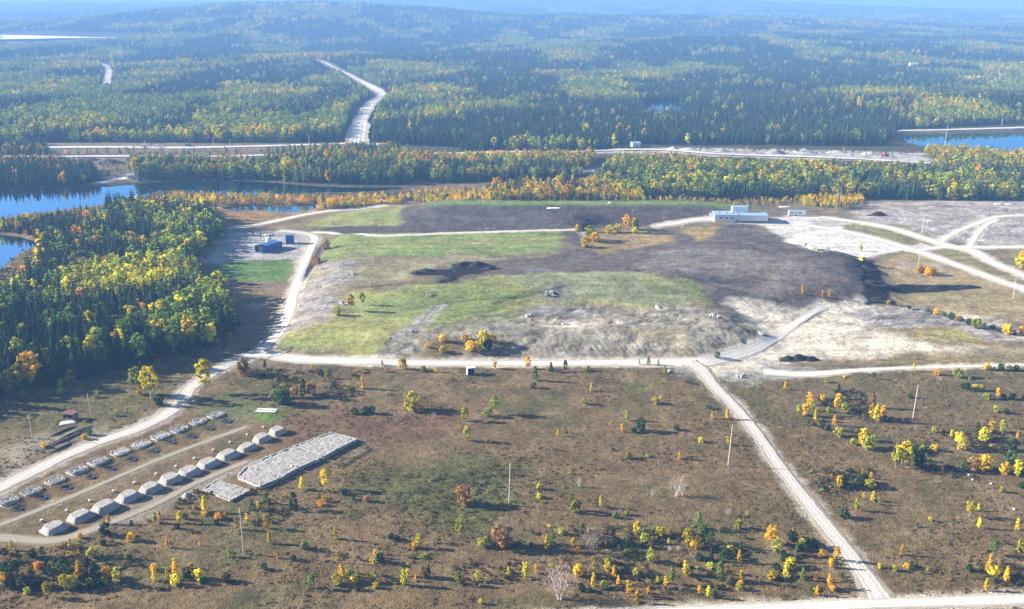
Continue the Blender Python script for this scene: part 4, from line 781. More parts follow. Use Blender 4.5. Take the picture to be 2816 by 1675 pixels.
# scrub between the far roads
belt([(-90,586),(100,598),(60,640),(20,690),(-90,740)], 4, 'uGGrY', .3, .8, 2.2, 74)
belt([(-60,352),(110,352),(120,379),(-60,379)], 4, 'oGmGY', .6, 6, 10, 72, clear=4)
belt([(0,372),(120,372),(700,366),(860,362),(860,374),(500,376),(0,380)], 6, 'umYorY', .3, 1.5, 6, 75, clear=3)
belt([(700,370),(860,362),(950,362),(1000,376),(930,395),(820,404),(700,396),(640,390)], 4.4, 'GmYoYl', .5, 6, 11, 77, clear=4)
belt([(240,400),(330,398),(330,440),(260,430)], 5, 'uYum', .1, 1, 4, 79)
belt([(320,398),(480,398),(560,402),(700,400),(820,408),(820,416),(320,420),(310,406)], 4.4, 'GmYomY', .3, 7, 11, 81, clear=5)
belt([(1130,392),(1450,384),(1450,400),(1440,406),(1130,402)], 4.2, 'yoolYy', .06, 7, 11, 83, clear=4)
belt([(1500,384),(1640,386),(1730,400),(1900,404),(2000,410),(1900,416),(1500,406)], 4.6, 'lYyom', .1, 5, 8, 85, clear=4)
belt([(1880,408),(2280,416),(2310,428),(2000,418)], 4.6, 'lmoYm', .2, 6, 9, 87, clear=3)
belt([(1700,364),(2250,372),(2250,380),(1700,374)], 9, 'omYuoY', .1, 1.5, 5, 89, clear=2)
# beyond the highway
CLR = [polyW(p) for p in ([(2180,322),(2300,308),(2500,300),(2620,300),(2640,330),(2495,324),(2300,328),(2190,334)], [(925,235),(880,200),(840,205),(905,230)], [(0,112),(120,118),(260,100),(340,92),(330,80),(0,78)], [(820,345),(850,318),(862,318),(858,352)], [(1820,222),(1990,219),(2000,228),(1820,231)])]
def far(ya, yb, sp, seed, hs=1.):
    r = R_(seed); ny = int((yb-ya)/sp); Y_ = ya+np.arange(ny)*sp; X_ = np.arange(-.6*yb, .6*yb, sp); gx, gy = np.meshgrid(X_, Y_); gx = (gx+r.random(gx.shape)*sp).ravel(); gy = (gy+r.random(gy.shape)*sp).ravel()
    k = np.abs(gx) < .56*gy+20; gx, gy = gx[k], gy[k]; gz = Hg(gx, gy); u, v, _ = proj(gx, gy, gz)
    top = np.interp(u, [-100, 900, 901, 1120, 1121, 1500, 1501, 2150, 2200, 2500, 2700], [347, 347, 352, 358, 376, 368, 352, 356, 318, 300, 300])
    k = (v < top) & (v > -30) & (u > -60) & (u < 2560)
    gx, gy, u, v = gx[k], gy[k], u[k], v[k]; ok = roadclear(gx, gy, 5)
    for P in CLR: ok &= ~inpoly(gx, gy, P)
    gx, gy, u, v = gx[ok], gy[ok], u[ok], v[ok]; n = len(gx); q = r.random((n, 5))
    n1_ = fbm(gx, gy*.6, 130, 301, 4); n2_ = fbm(gx, gy, 60, 302, 3); n3_ = fbm(gx, gy, 420, 303, 2)
    # more broadleaf left of the far road, spruce right of it
    side = np.where(u < 880, .22, np.where(u < 1850, -.16, .06)); front = np.exp(-((v-335)/22)**2)*.2*((u > 1120) & (u < 2250))
    pb = np.clip((n1_-.53)*8+.25+side+front, .03, .97)
    isb = q[:, 0] < pb; pal = 'mmmlmYlmYlyYyo'; qi = np.clip((q[:, 1]*.7+(n2_-.4)*1.0+(n3_-.5)*.3), 0, .999)
    pl = np.array([TC[c] for c in pal]); cb = pl[(qi*len(pal)).astype(int)]; cs = np.array(TC['G'])*(.8+.7*q[:, 4:5])
    cc = np.where(isb[:, None], cb*.95, cs*.75)*(1+.3*(r.random((n, 1))-.5))
    h = np.where(isb, 8+5*q[:, 2], 8+7*q[:, 2])*hs*(.8+.4*n2_); wd = h*(np.where(isb, 1.2, 1.05))*(1 if sp < 8 else 1.2 if sp < 14 else 1.5)
    vid = np.where(isb, (q[:, 3]*6).astype(int), 6+(q[:, 3]*5).astype(int))
    ACC['x'] += gx.tolist(); ACC['y'] += gy.tolist(); ACC['s'] += h.tolist(); ACC['w'] += wd.tolist(); ACC['v'] += vid.tolist(); ACC['c'] += cc.tolist()
far(820, 1500, 5.2, 601); far(1500, 2400, 6.8, 602); far(2400, 4000, 10.5, 603, 1.05); far(4000, 6600, 18, 604, 1.25)
# ------------------------------------------------------------ scatter by geometry nodes (one object per mass)
def scatter(name, x, y, z, h, w_, vid, tints, sources, label=None, cat=None):
    n = len(x); me = bpy.data.meshes.new(name); me.vertices.add(n)
    me.vertices.foreach_set('co', np.stack([x, y, z], 1).astype(np.float32).ravel())
    def at(nm, ty, arr, key='value'): a = me.attributes.new(nm, ty, 'POINT'); a.data.foreach_set(key, arr)
    at('vid', 'INT', np.asarray(vid, np.int32)); at('tint', 'FLOAT_VECTOR', np.asarray(tints, np.float32).ravel(), 'vector')
    at('scl', 'FLOAT_VECTOR', np.stack([w_, w_, h], 1).astype(np.float32).ravel(), 'vector')
    at('rot', 'FLOAT_VECTOR', np.stack([np.zeros(n), np.zeros(n), R_(5).random(n)*6.28], 1).astype(np.float32).ravel(), 'vector')
    o = add(name, me); props(o, kind='stuff')
    if label: props(o, label, cat)
    ng = bpy.data.node_groups.new(name, 'GeometryNodeTree'); ng.interface.new_socket('Geometry', in_out='INPUT', socket_type='NodeSocketGeometry'); ng.interface.new_socket('Geometry', in_out='OUTPUT', socket_type='NodeSocketGeometry')
    N = ng.nodes; L = ng.links; gi = N.new('NodeGroupInput'); go = N.new('NodeGroupOutput'); jn = N.new('GeometryNodeJoinGeometry')
    def attr(nm, ty): a = N.new('GeometryNodeInputNamedAttribute'); a.data_type = ty; a.inputs['Name'].default_value = nm; return a.outputs[0]
    av, asc, ar = attr('vid', 'INT'), attr('scl', 'FLOAT_VECTOR'), attr('rot', 'FLOAT_VECTOR')
    for k, src in enumerate(sources):
        if src is None: continue
        oi = N.new('GeometryNodeObjectInfo'); oi.transform_space = 'ORIGINAL'; oi.inputs['Object'].default_value = src; oi.inputs['As Instance'].default_value = True
        cm = N.new('FunctionNodeCompare'); cm.data_type = 'INT'; cm.operation = 'EQUAL'; L.new(av, cm.inputs[2]); cm.inputs[3].default_value = k
        ip = N.new('GeometryNodeInstanceOnPoints'); L.new(gi.outputs[0], ip.inputs['Points']); L.new(cm.outputs[0], ip.inputs['Selection']); L.new(oi.outputs['Geometry'], ip.inputs['Instance'])
        L.new(ar, ip.inputs['Rotation']); L.new(asc, ip.inputs['Scale']); L.new(ip.outputs[0], jn.inputs[0])
    L.new(jn.outputs[0], go.inputs[0]); md = o.modifiers.new('scatter', 'NODES'); md.node_group = ng; return o
# each one-mesh tree also stands as a tree of its own, and lends its mesh to the masses
SRC = []
for i, me in enumerate(FA+FS):
    k = 'birch_tree' if i in (4, 5) else 'aspen_tree' if i < 6 else 'spruce_tree'; u = 640+i*34; v = 492 if i < 6 else 470
    u = [455, 500, 590, 610, 645, 680, 395, 405, 1230, 1330, 1520][i]; v = [502, 498, 494, 497, 493, 494, 500, 496, 486, 485, 485][i]
    p = unproj([(u, v)])[0]; o = add(k, me, None, (p[0], p[1], float(Hg(*p))-.05), i, (5.5, 5.5, 5 if i < 6 else 8)); c = 'oyoYyo'[i] if i < 6 else 'G'; o['tint'] = tint(c)
    deflabel(o, f'{CN[c]} {"leafy tree" if i < 6 else "spruce"} by the river', u, v, 'tree', None); SRC.append(o)
for i, me in enumerate(FB):
    u, v = [(700, 506), (2068, 506), (2160, 741)][i]; p = unproj([(u, v)])[0]; o = add('shrub', me, None, (p[0], p[1], float(Hg(*p))-.05), i, (2, 2, 1.6)); c = 'ooY'[i]; o['tint'] = tint(c)
    deflabel(o, f'low {CN[c]} bush', u, v, 'shrub', None); SRC.append(o)
x = np.array(ACC['x']); y = np.array(ACC['y']); v_ = np.array(ACC['v']); z = Hg(x, y)-.1
tree = v_ < 11; near = y < 800
for nm, m, lab in (('river_wood', tree & near, 'mixed yellow, orange and dark green wood around the river'), ('far_forest', tree & ~near, 'endless mixed forest fading to blue beyond the highway'), ('edge_brush', ~tree, 'brown and green brush at the edge of the left wood and in the thickets')):
    scatter(nm, x[m], y[m], z[m], np.array(ACC['s'])[m], np.array(ACC['w'])[m], v_[m], np.array(ACC['c'])[m], SRC, lab, 'brush' if nm == 'edge_brush' else 'forest')
# low heath over the open ground: too many tufts to count
r = R_(71); n = 100000
yy = 165*(3.6**(r.random(n)**.8)); xx = (r.random(n)*2-1)*.6*yy; u, v, _ = proj(xx, yy, Hg(xx, yy))
m = (v > 893) & (np.abs(xx) < .6*yy); m &= ~inpoly(xx, yy, polyW([(0,1330),(0,1180),(200,1100),(420,1010),(540,985),(650,1020),(700,1060),(880,1070),(640,1200),(540,1230),(250,1290),(140,1330)]))
m &= ~inpoly(xx, yy, polyW([(1640,880),(2060,885),(2060,912),(1880,930),(1780,950),(1700,930)]))
xx, yy = xx[m], yy[m]; ok = roadclear(xx, yy, .4); xx, yy = xx[ok], yy[ok]; dn = fbm(xx, yy, 16, 701, 4); dn2 = fbm(xx, yy, 60, 702, 3)
grn = pmask(xx, yy, polyW([(850,1180),(960,1130),(1240,1130),(1300,1230),(1180,1300),(1020,1300),(940,1230)]), 8, 8, 14, 4)
k = r.random(len(xx)) < np.clip((dn-.36)*3.2+.12+grn*.4, .1, .95); xx, yy, dn, dn2, grn = xx[k], yy[k], dn[k], dn2[k], grn[k]; n = len(xx)
pl = 1.75*np.array([(.13,.095,.055), (.17,.12,.065), (.11,.095,.04), (.13,.12,.045), (.2,.15,.07), (.16,.1,.06), (.08,.09,.035), (.22,.18,.11)]); t = pl[np.clip(((r.random(n)*.75+(dn2-.4)*.8)*8).astype(int), 0, 7)]*(.8+.4*r.random((n, 1)))
t = t*(1-grn[:, None]*.8)+np.array((.085,.1,.035))*grn[:, None]*.8
h = (.10+.30*r.random(n)**3)*(.6+.8*dn); scatter('heath', xx, yy, Hg(xx, yy)-.05, h, h*(1.6+1.4*r.random(n)), 11+(r.random(n)*3).astype(int), t, SRC, 'low brown and olive heath covering the open ground', 'heath')
# ------------------------------------------------------------ built things
def G(u, v):
    p = unproj([(u, v)])[0]; return float(p[0]), float(p[1]), float(Hg(p[0], p[1]))
def mpp(x, y, z): return (y*CP-(z-CAMH)*SP)/(F*.886)
# utility poles
PO = [(594,1350,110,'wooden pole among orange trees in the lower left scrub'), (1240,1233,102,'thin wooden pole standing in the middle of the brown scrub'), (1774,1134,97,'pale wooden pole left of the curving gravel road'),
 (2222,1031,91,'leaning pale pole alone in the right scrub'), (801,546,46,'pole between the river road and the dark soil bank'), (221,1009,48,'pole behind the maroon roofed shed'), (79,1069,60,'pole left of the maroon roofed shed'),
 (571,736,28,'pole in the tan strip right of the left wood'), (636,664,34,'pole on the green strip below the blue bin'), (2237,651,54,'pole beside the orange bushes at the haul road'), (2468,727,56,'pole beside the haul road at the right edge'),
 (2052,555,17,'short pole on the ochre island by the gravel lot'), (2246,567,24,'short pole next to the tall dark pole'), (214,503,33,'pole at the river end of the white wires'),
 (306,362,15,'far pole left of the cars parked on the highway'), (354,360,17,'far pole right of the cars parked on the highway'), (521,356,19,'far highway pole right of the parked cars'), (562,356,17,'far highway pole before the wood gap'),
 (754,352,23,'far highway pole left of the wide far road'), (2302,350,50,'tall far pole at the shore of the right lake'), (2006,222,18,'distant pole right of the small clearing'), (2088,222,16,'distant pole farther right of the small clearing'),
 (1884,230,20,'distant pole left of the small clearing'), (2441,306,18,'distant pole above the lake road'), (314,424,32,'pole beside the small hut across the river'), (1330,865,0,'')]
PTOP = {}
for u, v, h, lab in PO:
    if not h: continue
    x, y, z = G(u, v); H_ = hgt(h, x, y, z); far_ = y > 900; o = empty('utility_pole', (x, y, z), .3); props(o, lab, 'utility pole', 'utility poles')
    o.rotation_euler = (rng.normal()*.012, (.045 if u > 1700 else .0)+rng.normal()*.012, .6)
    rb = .17 if not far_ else .3
    MB().cyl((0, 0, -.5), (0, 0, H_), rb, rb*.65, 8).obj('pole', MPOLE, o)
    if u not in (1240, 594, 2052, 571, 79, 221): 
        b = MB(); b.box((0, .16, H_-.6), (2.0, .12, .14)); b.obj('crossarm', MPOLE, o)
        b = MB(); [b.cyl((q, .16, H_-.53), (q, .16, H_-.33), .06, .05, 6) for q in (-.85, 0, .85)]; b.obj('insulators', MGREY, o)
    else: MB().cyl((.0, .13, H_-1.1), (.0, .13, H_-.3), .14, n=8).obj('fitting', MGREY, o)
    PTOP[u] = (x, y, z+H_)
# H-frame poles behind the plant
for u, v, h, lab in ((2042, 508, 46, 'twin pole frame standing in the orange trees behind the trailer'), (2252, 568, 42, 'dark twin pole on the grassy island by the haul road')):
    x, y, z = G(u, v); H_ = hgt(h, x, y, z); o = empty('twin_pole', (x, y, z)); props(o, lab, 'utility pole')
    for s in (-1.1, 1.1): MB().cyl((s, 0, -.3), (s, 0, H_), .16, .11, 8).obj('pole', MPOLE, o)
    MB().box((0, .18, H_-1), (4.2, .14, .2)).obj('crossarm', MPOLE, o); PTOP[u] = (x, y, z+H_)
def wire(p, q, sag, lab, r=.05):
    n = 14; pts = [Vector(p).lerp(Vector(q), i/n)-Vector((0, 0, sag*4*(i/n)*(1-i/n))) for i in range(n+1)]; b = MB()
    for a, c in zip(pts[:-1], pts[1:]): b.cyl(a, c, r, n=4, cap=False)
    o = b.obj('power_line', MWIRE); props(o, lab, 'wire', 'wires across the river')
a = PTOP[214]; b = G(556, 508)
for k, nm in ((-1, 'left'), (0, 'middle'), (1, 'right')): wire((a[0]+k*.9, a[1], a[2]-.3), (b[0]+k*.9, b[1]+k, b[2]+4), 3.5, f'pale sagging wire from the river pole, {nm} of the three', .045)
a = PTOP[2042]
wire((a[0], a[1], a[2]-1), (a[0]-60, a[1]+3, a[2]+1.5), 1.5, 'thin wire running left from the twin pole above the plant', .03)
# the two rows of test plots
pr = unproj([(20,1217),(526,1008)]); ANG = math.atan2(pr[1, 1]-pr[0, 1], pr[1, 0]-pr[0, 0])
def rock(b, c, s, r, mi=0):
    i = len(b.V); q = r.random(8)*.5+.7; rz = r.random()*6.28; cr, sr = math.cos(rz), math.sin(rz)
    for k, (sx, sy, sz) in enumerate(((-1,-1,-.6),(1,-1,-.6),(1,1,-.6),(-1,1,-.6),(-.7,-.7,.6),(.7,-.6,.7),(.6,.7,.55),(-.6,.6,.7))):
        x, y, z = sx*s*q[k], sy*s*q[k]*.8, sz*s*q[k]*.8; b.V.append((c[0]+x*cr-y*sr, c[1]+x*sr+y*cr, c[2]+z))
    for f in ((3,2,1,0),(4,5,6,7),(0,1,5,4),(1,2,6,5),(2,3,7,6),(3,0,4,7)): b.F.append(tuple(i+k for k in f)); b.M.append(mi)
def patch(hx, hy, fn, seed, mats, n=26, name='mound', p=5., flare=.25):
    g = np.linspace(-1, 1, n); gx, gy = np.meshgrid(g, g); d = (np.abs(gx)**p+np.abs(gy)**p)**(1/p); z = fn(d, gx, gy)
    z = z+.18*(fbm(gx*hx+seed*31, gy*hy+seed*17, .8, seed, 3)-.5)*(z > .1)
    dm = np.maximum(np.abs(gx), np.abs(gy)); k = np.where(dm > 0, dm/np.maximum(d, 1e-6), 1); k = .6*k+.4
    return gridmesh(name, gx*hx*k, gy*hy*k, z-.05, mats, True)
RINGC = [(20,1217),(77,1193),(135,1167),(189,1143),(240,1121),(293,1099),(344,1079),(392,1060),(437,1042),(483,1024),(526,1008)]
ordn = ['nearest', 'second nearest', 'third nearest', 'fourth nearest', 'fifth nearest', 'middle', 'fifth farthest', 'fourth farthest', 'third farthest', 'second farthest', 'farthest']
for i, (u, v) in enumerate(RINGC):
    x, y, z = G(u, v+5); r = R_(800+i); style = (4 <= i <= 8 or i in (0, 3))
    o = empty('rock_plot', (x, y, z), ANG); props(o, f'low square plot edged with grey rubble, {ordn[i]} of the ringed row', 'rock plot', 'ringed rock plots')
    add('berm', patch(2.8, 2.5, lambda d, a, b: .55*(1-sst(.8, 1, d))-.34*sst(.84, .76, d)*sst(.56, .62, d)-.2*(1-sst(.2, .4, d)), i+1, [MGRAV]), o)
    b = MB()
    for q in range(170):
        t = r.random()*6.28; dd_ = (.86 if q % 3 == 0 else .54 if q % 3 == 1 else .3)+r.normal()*.03
        if i in (2, 4, 5, 6, 7) and q % 3: dd_ = r.random()*.62
        c, s = math.cos(t), math.sin(t); nn_ = (abs(c)**5+abs(s)**5)**.2; rock(b, (c/nn_*2.8*dd_, s/nn_*2.5*dd_, .58-.12*(dd_ < .5)), .13+.13*r.random(), r)
    q = add('rubble', b.mesh('rubble', MWROCK if i in (5, 6, 7) else MROCK), o); q['kind'] = 'stuff'
for i, ((u, v), (x, y)) in enumerate(zip(PITS, PW)):
    z = float(Hg(x, y)); o = empty('drum', (x, y, z), ANG); props(o, f'dark blue drum sunk in a shadowed pit, {ordn[i]} of the eleven', 'drum', 'blue drums in pits')
    MB().cyl((0, 0, -.1), (0, 0, .75), .42, n=14).obj('body', MDBLUE, o); MB().cyl((0, 0, .75), (0, 0, .8), .4, .36, 14).obj('lid', MBLUE, o); MB().cyl((-.35, 0, .5), (-2.2, .3, .95), .06, n=6).obj('pipe', MLBLUE, o)
MC = [(131,1282),(194,1254),(252,1233),(310,1207),(363,1187),(413,1164),(459,1145),(505,1125),(552,1104),(597,1086),(634,1066),(673,1048)]
ordm = ['nearest', 'second nearest', 'third nearest', 'fourth nearest', 'fifth nearest', 'sixth nearest', 'sixth farthest', 'fifth farthest', 'fourth farthest', 'third farthest', 'second farthest', 'farthest']
for i, (u, v) in enumerate(MC):
    x, y, z = G(u+3, v+7); s = 1.0 if i < 9 else .88
    o = add('gravel_mound', patch(3.3*s, 2.9*s, lambda d, a, b, k=.85+.3*rng.random(), q=.6+.08*rng.random(): 1.55*k*(1-np.clip((d+.05*np.sin(3*a+i)+.04*b-q)/(.97-q), 0, 1))+.1*a*(d < q), 40+i, [MGRAV], 30), None, (x, y, z), ANG+.02*rng.normal()); props(o, f'flat topped grey gravel mound, {ordm[i]} of the row of twelve', 'gravel mound', 'gravel mounds in a row')
BK = [(101,1271),(162,1247),(218,1222),(276,1199),(327,1179),(380,1157),(428,1139),(473,1120),(519,1098),(560,1079),(602,1061),(641,1043)]
for i, (u, v) in enumerate(BK):
    x, y, z = G(u, v); o = empty('bucket', (x, y, z), .5*i); props(o, f'small pale blue bucket behind the {ordm[i]} gravel mound', 'bucket', 'pale blue buckets')
    MB().cyl((0, 0, -.05), (0, 0, .55), .27, .34, 12).obj('body', MLBLUE, o); MB().cyl((0, 0, .55), (0, 0, .62), .36, .34, 12).obj('rim', MWHITE, o)
x, y, z = G(455, 1209); o = add('gravel_cone', patch(1.5, 1.5, lambda d, a, b: 1.3*np.clip(1-np.hypot(a, b), 0, 1), 61, [MGRAV], 16), None, (x, y, z)); props(o, 'small grey gravel cone beside the track end of the mounds', 'gravel pile')
# rock pads
def pad(pts, lab, seed, h=1.1, name='rock_pad', grp='large rock pads'):
    P = unproj(pts); c = P.mean(0); P = c+(P-c)*.955; h *= .85+.3*((seed*37) % 10)/10; z = float(Hg(c[0], c[1])); n = 30; g = np.linspace(0, 1, n); U, V_ = np.meshgrid(g, g); A, B, C_, D_ = P
    X = (A[0]*(1-U)+B[0]*U)*(1-V_)+(D_[0]*(1-U)+C_[0]*U)*V_; Y = (A[1]*(1-U)+B[1]*U)*(1-V_)+(D_[1]*(1-U)+C_[1]*U)*V_
    e = np.minimum(np.minimum(U, 1-U), np.minimum(V_, 1-V_)); L_ = np.hypot(*(B-A)); f = sst(0, .035, e)
    Z = Hg(X, Y)*0+f*(h+.35*(fbm(X, Y, 1.2, seed, 3)-.5))-.1*(1-f); Z = Z-f*.14*np.exp(-((e-.09)/.03)**2)
    o = empty(name, (c[0], c[1], z)); props(o, lab, 'rock pad', grp)
    me = gridmesh('cover', X-c[0], Y-c[1], Z, [MPAD])
    if me.polygons[len(me.polygons)//2].normal.z < 0: me.flip_normals()
    add('cover', me, o); b = MB(); r = R_(seed)
    for k in range(230):
        s = k % 4; t = r.random(); a_, b_ = P[s], P[(s+1) % 4]; q = a_*(1-t)+b_*t; q = q+(c-q)*(.03+.015*r.normal()); rock(b, (q[0]-c[0], q[1]-c[1], h-.05+.1*r.random()), .14+.14*r.random(), r)
    q = add('edge_rocks', b.mesh('edge_rocks', MWROCK), o); q['kind'] = 'stuff'
pad([(577,1168),(600,1143),(684,1174),(637,1194)], 'pale rock covered pad at the near left end of the big pad row', 1)
pad([(601,1141),(651,1119),(727,1149),(686,1173)], 'pale rock covered pad, second from the near end of the big row', 2)
pad([(652,1118),(705,1098),(787,1123),(729,1148)], 'pale rock covered pad in the middle of the big row', 3)
pad([(707,1096),(760,1077),(826,1101),(790,1122)], 'pale rock covered pad, second from the far end of the big row', 4, .95)
pad([(762,1076),(808,1060),(874,1077),(828,1100)], 'pale rock covered pad at the far right end of the big row', 5, 1.15)
pad([(493,1195),(528,1172),(613,1199),(562,1226)], 'lone square rock pad in front of the big pad row', 6, .7)
# boards, slab, shed, dark windrows
x, y, z = G(650, 1001)
for k, s in ((0, .9), (1, -.9)):
    o = MB().box((0, 0, .12), (6.8, 1.3, .2)).obj('board_stack', MCONC, None, (x-.2*k, y+s, z), -.08); props(o, ('upper' if k == 0 else 'lower')+' long white board lying on the grass by the plots', 'board')
x, y, z = G(173, 1022); o = empty('shed', (x, y, z), -.25); props(o, 'small open wooden shed with a flat maroon roof', 'shed')
b = MB(); b.box((0, 1.4, 1.2), (3.6, .12, 2.4)); b.box((-1.75, 0, 1.2), (.12, 2.7, 2.4)); b.box((1.75, 0, 1.2), (.12, 2.7, 2.4)); b.obj('walls', MWOOD, o)
MB().box((0, -1.3, .5), (3.3, .1, 1.0)).obj('front_boards', MWOOD, o); b = MB(); b.box((0, 0, 2.52), (4.3, 3.5, .16)); b.obj('roof', MMAROON, o); b = MB(); [b.box((q, -1.35, 1.2), (.14, .14, 2.4)) for q in (-1.75, 0, 1.75)]; b.obj('posts', MWOOD, o)
x, y, z = G(166, 1030); o = add('concrete_slab', patch(2.6, 1.5, lambda d, a, b: .35*(1-sst(.8, 1, d)), 71, [MCONC], 14), None, (x, y, z), .25); props(o, 'pale slab in front of the maroon roofed shed', 'slab')
for i, (u, v, l, w_) in enumerate(((150,1052,9,.7),(175,1058,11,.8),(160,1072,12,.9),(135,1080,9,.8),(200,1050,7,.6),(150,1092,8,.8))):
    x, y, z = G(u, v); o = add('brush_windrow', patch(l*.8, w_, lambda d, a, b: .55*(1-sst(.2, 1, d)), 90+i, [MSTICK], 18), None, (x, y, z), ANG+.15); props(o, 'long low windrow of dark brush near the shed, '+['uppermost left', 'upper long one', 'central one', 'lower left one', 'uppermost right', 'lowest one'][i], 'brush pile', 'dark brush windrows')
# white booth, plus stones
x, y, z = G(1147, 912); o = empty('booth', (x, y, z), .25); props(o, 'small white booth with a dark open front below the cross road', 'booth')
b = MB(); b.box((0, .9, 1.3), (2.6, .1, 2.6)); b.box((-1.3, 0, 1.3), (.1, 1.9, 2.6)); b.box((1.3, 0, 1.3), (.1, 1.9, 2.6)); b.obj('walls', MWHITE, o); MB().box((0, 0, 2.68), (3.2, 2.5, .15), ty=.9).obj('roof', MWHITE, o); MB().box((0, .2, 1.2), (2.4, 1.2, 2.3)).obj('inner_shade_block', MDARK, o)  # solid near-black block stands in for the shade inside the booth
# blue bin, tank, white tank
x, y, z = G(655, 609); o = empty('steel_bin', (x, y, z), 1.02); props(o, 'long open ended blue steel bin lying in the gravel yard', 'bin')
b = MB(); Lb, Wb, Hb = 15, 5.6, 3.6
b.box((0, 0, .15), (Lb, Wb, .3)); b.box((0, Wb/2, Hb/2), (Lb, .2, Hb)); b.box((0, -Wb/2, Hb/2), (Lb, .2, Hb)); b.obj('shell', MBLUE, o)
b = MB(); b.box((1.5, 0, Hb+.05), (Lb-3, Wb+.3, .18)); b.obj('cover', MBLUE, o); b = MB(); [b.box((q, s*(Wb/2+.16), Hb/2), (.22, .16, Hb)) for q in (-5.6, -3.4, -1.2, 1., 3.2, 5.4) for s in (-1, 1)]; b.obj('ribs', MBLUE, o)
MB().box((-Lb/2+.9, 0, Hb/2), (.15, Wb-.3, Hb-.3)).obj('end_shade_panel', MDARK, o); MB().box((Lb/2, 0, Hb/2), (.2, Wb, Hb)).obj('end_plate', MLBLUE, o)  # near-black plate paints the shade within the bin's open end
x, y, z = G(655, 592); o = empty('white_tank', (x, y, z)); props(o, 'white round tank behind the blue bin', 'tank'); MB().cyl((0, 0, 0), (0, 0, 3.2), 1.6, n=20).obj('shell', MWHITE, o); MB().cyl((0, 0, 3.2), (0, 0, 3.7), 1.6, .5, 20).obj('lid', MWHITE, o)
x, y, z = G(707, 593); o = empty('blue_tank', (x, y, z), .12); props(o, 'tall blue square tank on the gravel yard', 'tank'); MB().box((0, 0, 2.4), (4.4, 3.6, 4.4)).obj('shell', MBLUE, o); MB().box((0, 0, 4.68), (4.7, 3.9, .18)).obj('lid', MBLUE, o)
b = MB(); [b.box((q*1.9, s*1.5, .12), (.3, .3, .24)) for q in (-1, 1) for s in (-1, 1)]; b.obj('feet', MGREY, o); b = MB(); [b.box((q*1.1, -1.86, 2.4), (.16, .14, 4.2)) for q in (-1, 0, 1)]; b.obj('ribs', MBLUE, o)
for k, (u, v) in enumerate(((722, 594), (729, 593))):
    x, y, z = G(u, v); o = MB().cyl((0, 0, 0), (0, 0, 1.), .5, .45, 10).obj('barrel', MWHITE, None, (x, y, z)); props(o, ('left' if k == 0 else 'right')+' small white barrel at the foot of the blue tank', 'barrel')
x, y, z = G(600, 573)
r = R_(55); b = MB()
for k in range(150): rock(b, (-16+32*r.random(), r.normal()*1.2, .3+.4*r.random()), .4+.5*r.random(), r)
o = b.obj('rubble_row', MWROCK, None, (x, y, z)); props(o, 'row of pale broken rock at the back of the gravel yard', 'rubble', kind='stuff')
# the white plant
def wall(b, a, c, h, t=.2): pass
x, y, z = G(1803, 542); pl_ = empty('plant_building', (x, y, z), -.06); props(pl_, 'white flat roofed plant building with a tower block and loading dock', 'building')
pl_.scale = (1.12, 1, .82); b = MB(); b.box((-7.5, 6, 2.7), (13, 12, 5.4)); b.obj('main_hall', MWHITE, pl_)
q = MB().box((-7.5, 6, 5.52), (13.5, 12.5, .24)).obj('roof', MROOF, pl_)
b = MB(); b.box((7.2, 6, 2.9), (16, 10, 4.2)); b.box((7.2, 8, .7), (16, 6, 1.4)); b.obj('dock_hall', MWHITE, pl_); MB().box((7.2, 5.8, 5.12), (16.6, 10.6, .24)).obj('roof', MROOF, pl_)
b = MB(); b.box((7.2, 4.9, .45), (15.4, .3, .8)); b.obj('dock_shade_panel', MDARK, pl_); b = MB(); [b.box((q, 1.1, .45), (.25, .25, .9)) for q in (-.4, 3.4, 7.2, 11, 14.8)]; b.obj('dock_posts', MGREY, pl_)  # shade of the dock recess painted as a near-black panel
b = MB(); b.box((1.2, 13, 4.4), (8.4, 5.5, 8.8)); b.obj('tower', MWHITE, pl_); MB().box((1.2, 13, 8.92), (8.8, 5.9, .24)).obj('roof', MROOF, pl_)
MB().cyl((5.5, 13, 0), (5.5, 13, 13), .12, n=8).obj('mast', MPOLE, pl_)
for k, (qx, qw) in enumerate(((-10.5, 1.6), (-7.5, 1.6), (-4.5, 1.6))):
    f = MB().box((qx, -.03, 3.3), (qw, .06, 1.0)).obj('window', MGREY, pl_); MB().box((qx, -.08, 3.3), (qw-.3, .05, .7)).obj('pane', MGLASS, f)
d = MB().box((-1.9, -.04, 1.1), (1.1, .08, 2.2)).obj('door', MGREY, pl_); MB().box((-1.5, -.1, 1.1), (.06, .05, .3)).obj('handle', MDARK, d)
MB().box((-14.05, 4, 1.8), (.1, 3.4, 3.6)).obj('roller_door', MGREY, pl_); b = MB(); [b.box((qx, 5, 5.9), (1.1, 1.1, .5)) for qx in (-11, -7, -3.5)]; b.obj('roof_vents', MGREY, pl_)
x, y, z = G(1740, 531); o = empty('small_shed', (x, y, z), .05); props(o, 'small blue roofed open shed left of the white plant', 'shed')
b = MB(); [b.box((q, s, 1.1), (.18, .18, 2.2)) for q in (-2.3, 0, 2.3) for s in (-1.5, 1.5)]; b.box((0, 1.5, 1.1), (4.6, .1, 2.2)); b.obj('walls', MWHITE, o)
b = MB(); b.V = [(-2.8,-2,2.2),(2.8,-2,2.2),(2.8,0,3.3),(-2.8,0,3.3),(2.8,2,2.2),(-2.8,2,2.2)]; b.F = [(0,1,2,3),(3,2,4,5),(0,3,5),(1,4,2),(0,5,4,1)]; b.M = [0]*5; b.obj('roof', MROOF, o)
x, y, z = G(1941, 526); o = empty('office_trailer', (x, y, z), -.12); props(o, 'long white trailer office at the back of the gravel lot', 'trailer')
MB().box((0, 0, 1.9), (10.5, 3, 2.7)).obj('body', MWHITE, o); MB().box((0, 0, 3.32), (10.8, 3.3, .16)).obj('roof', MROOF, o)
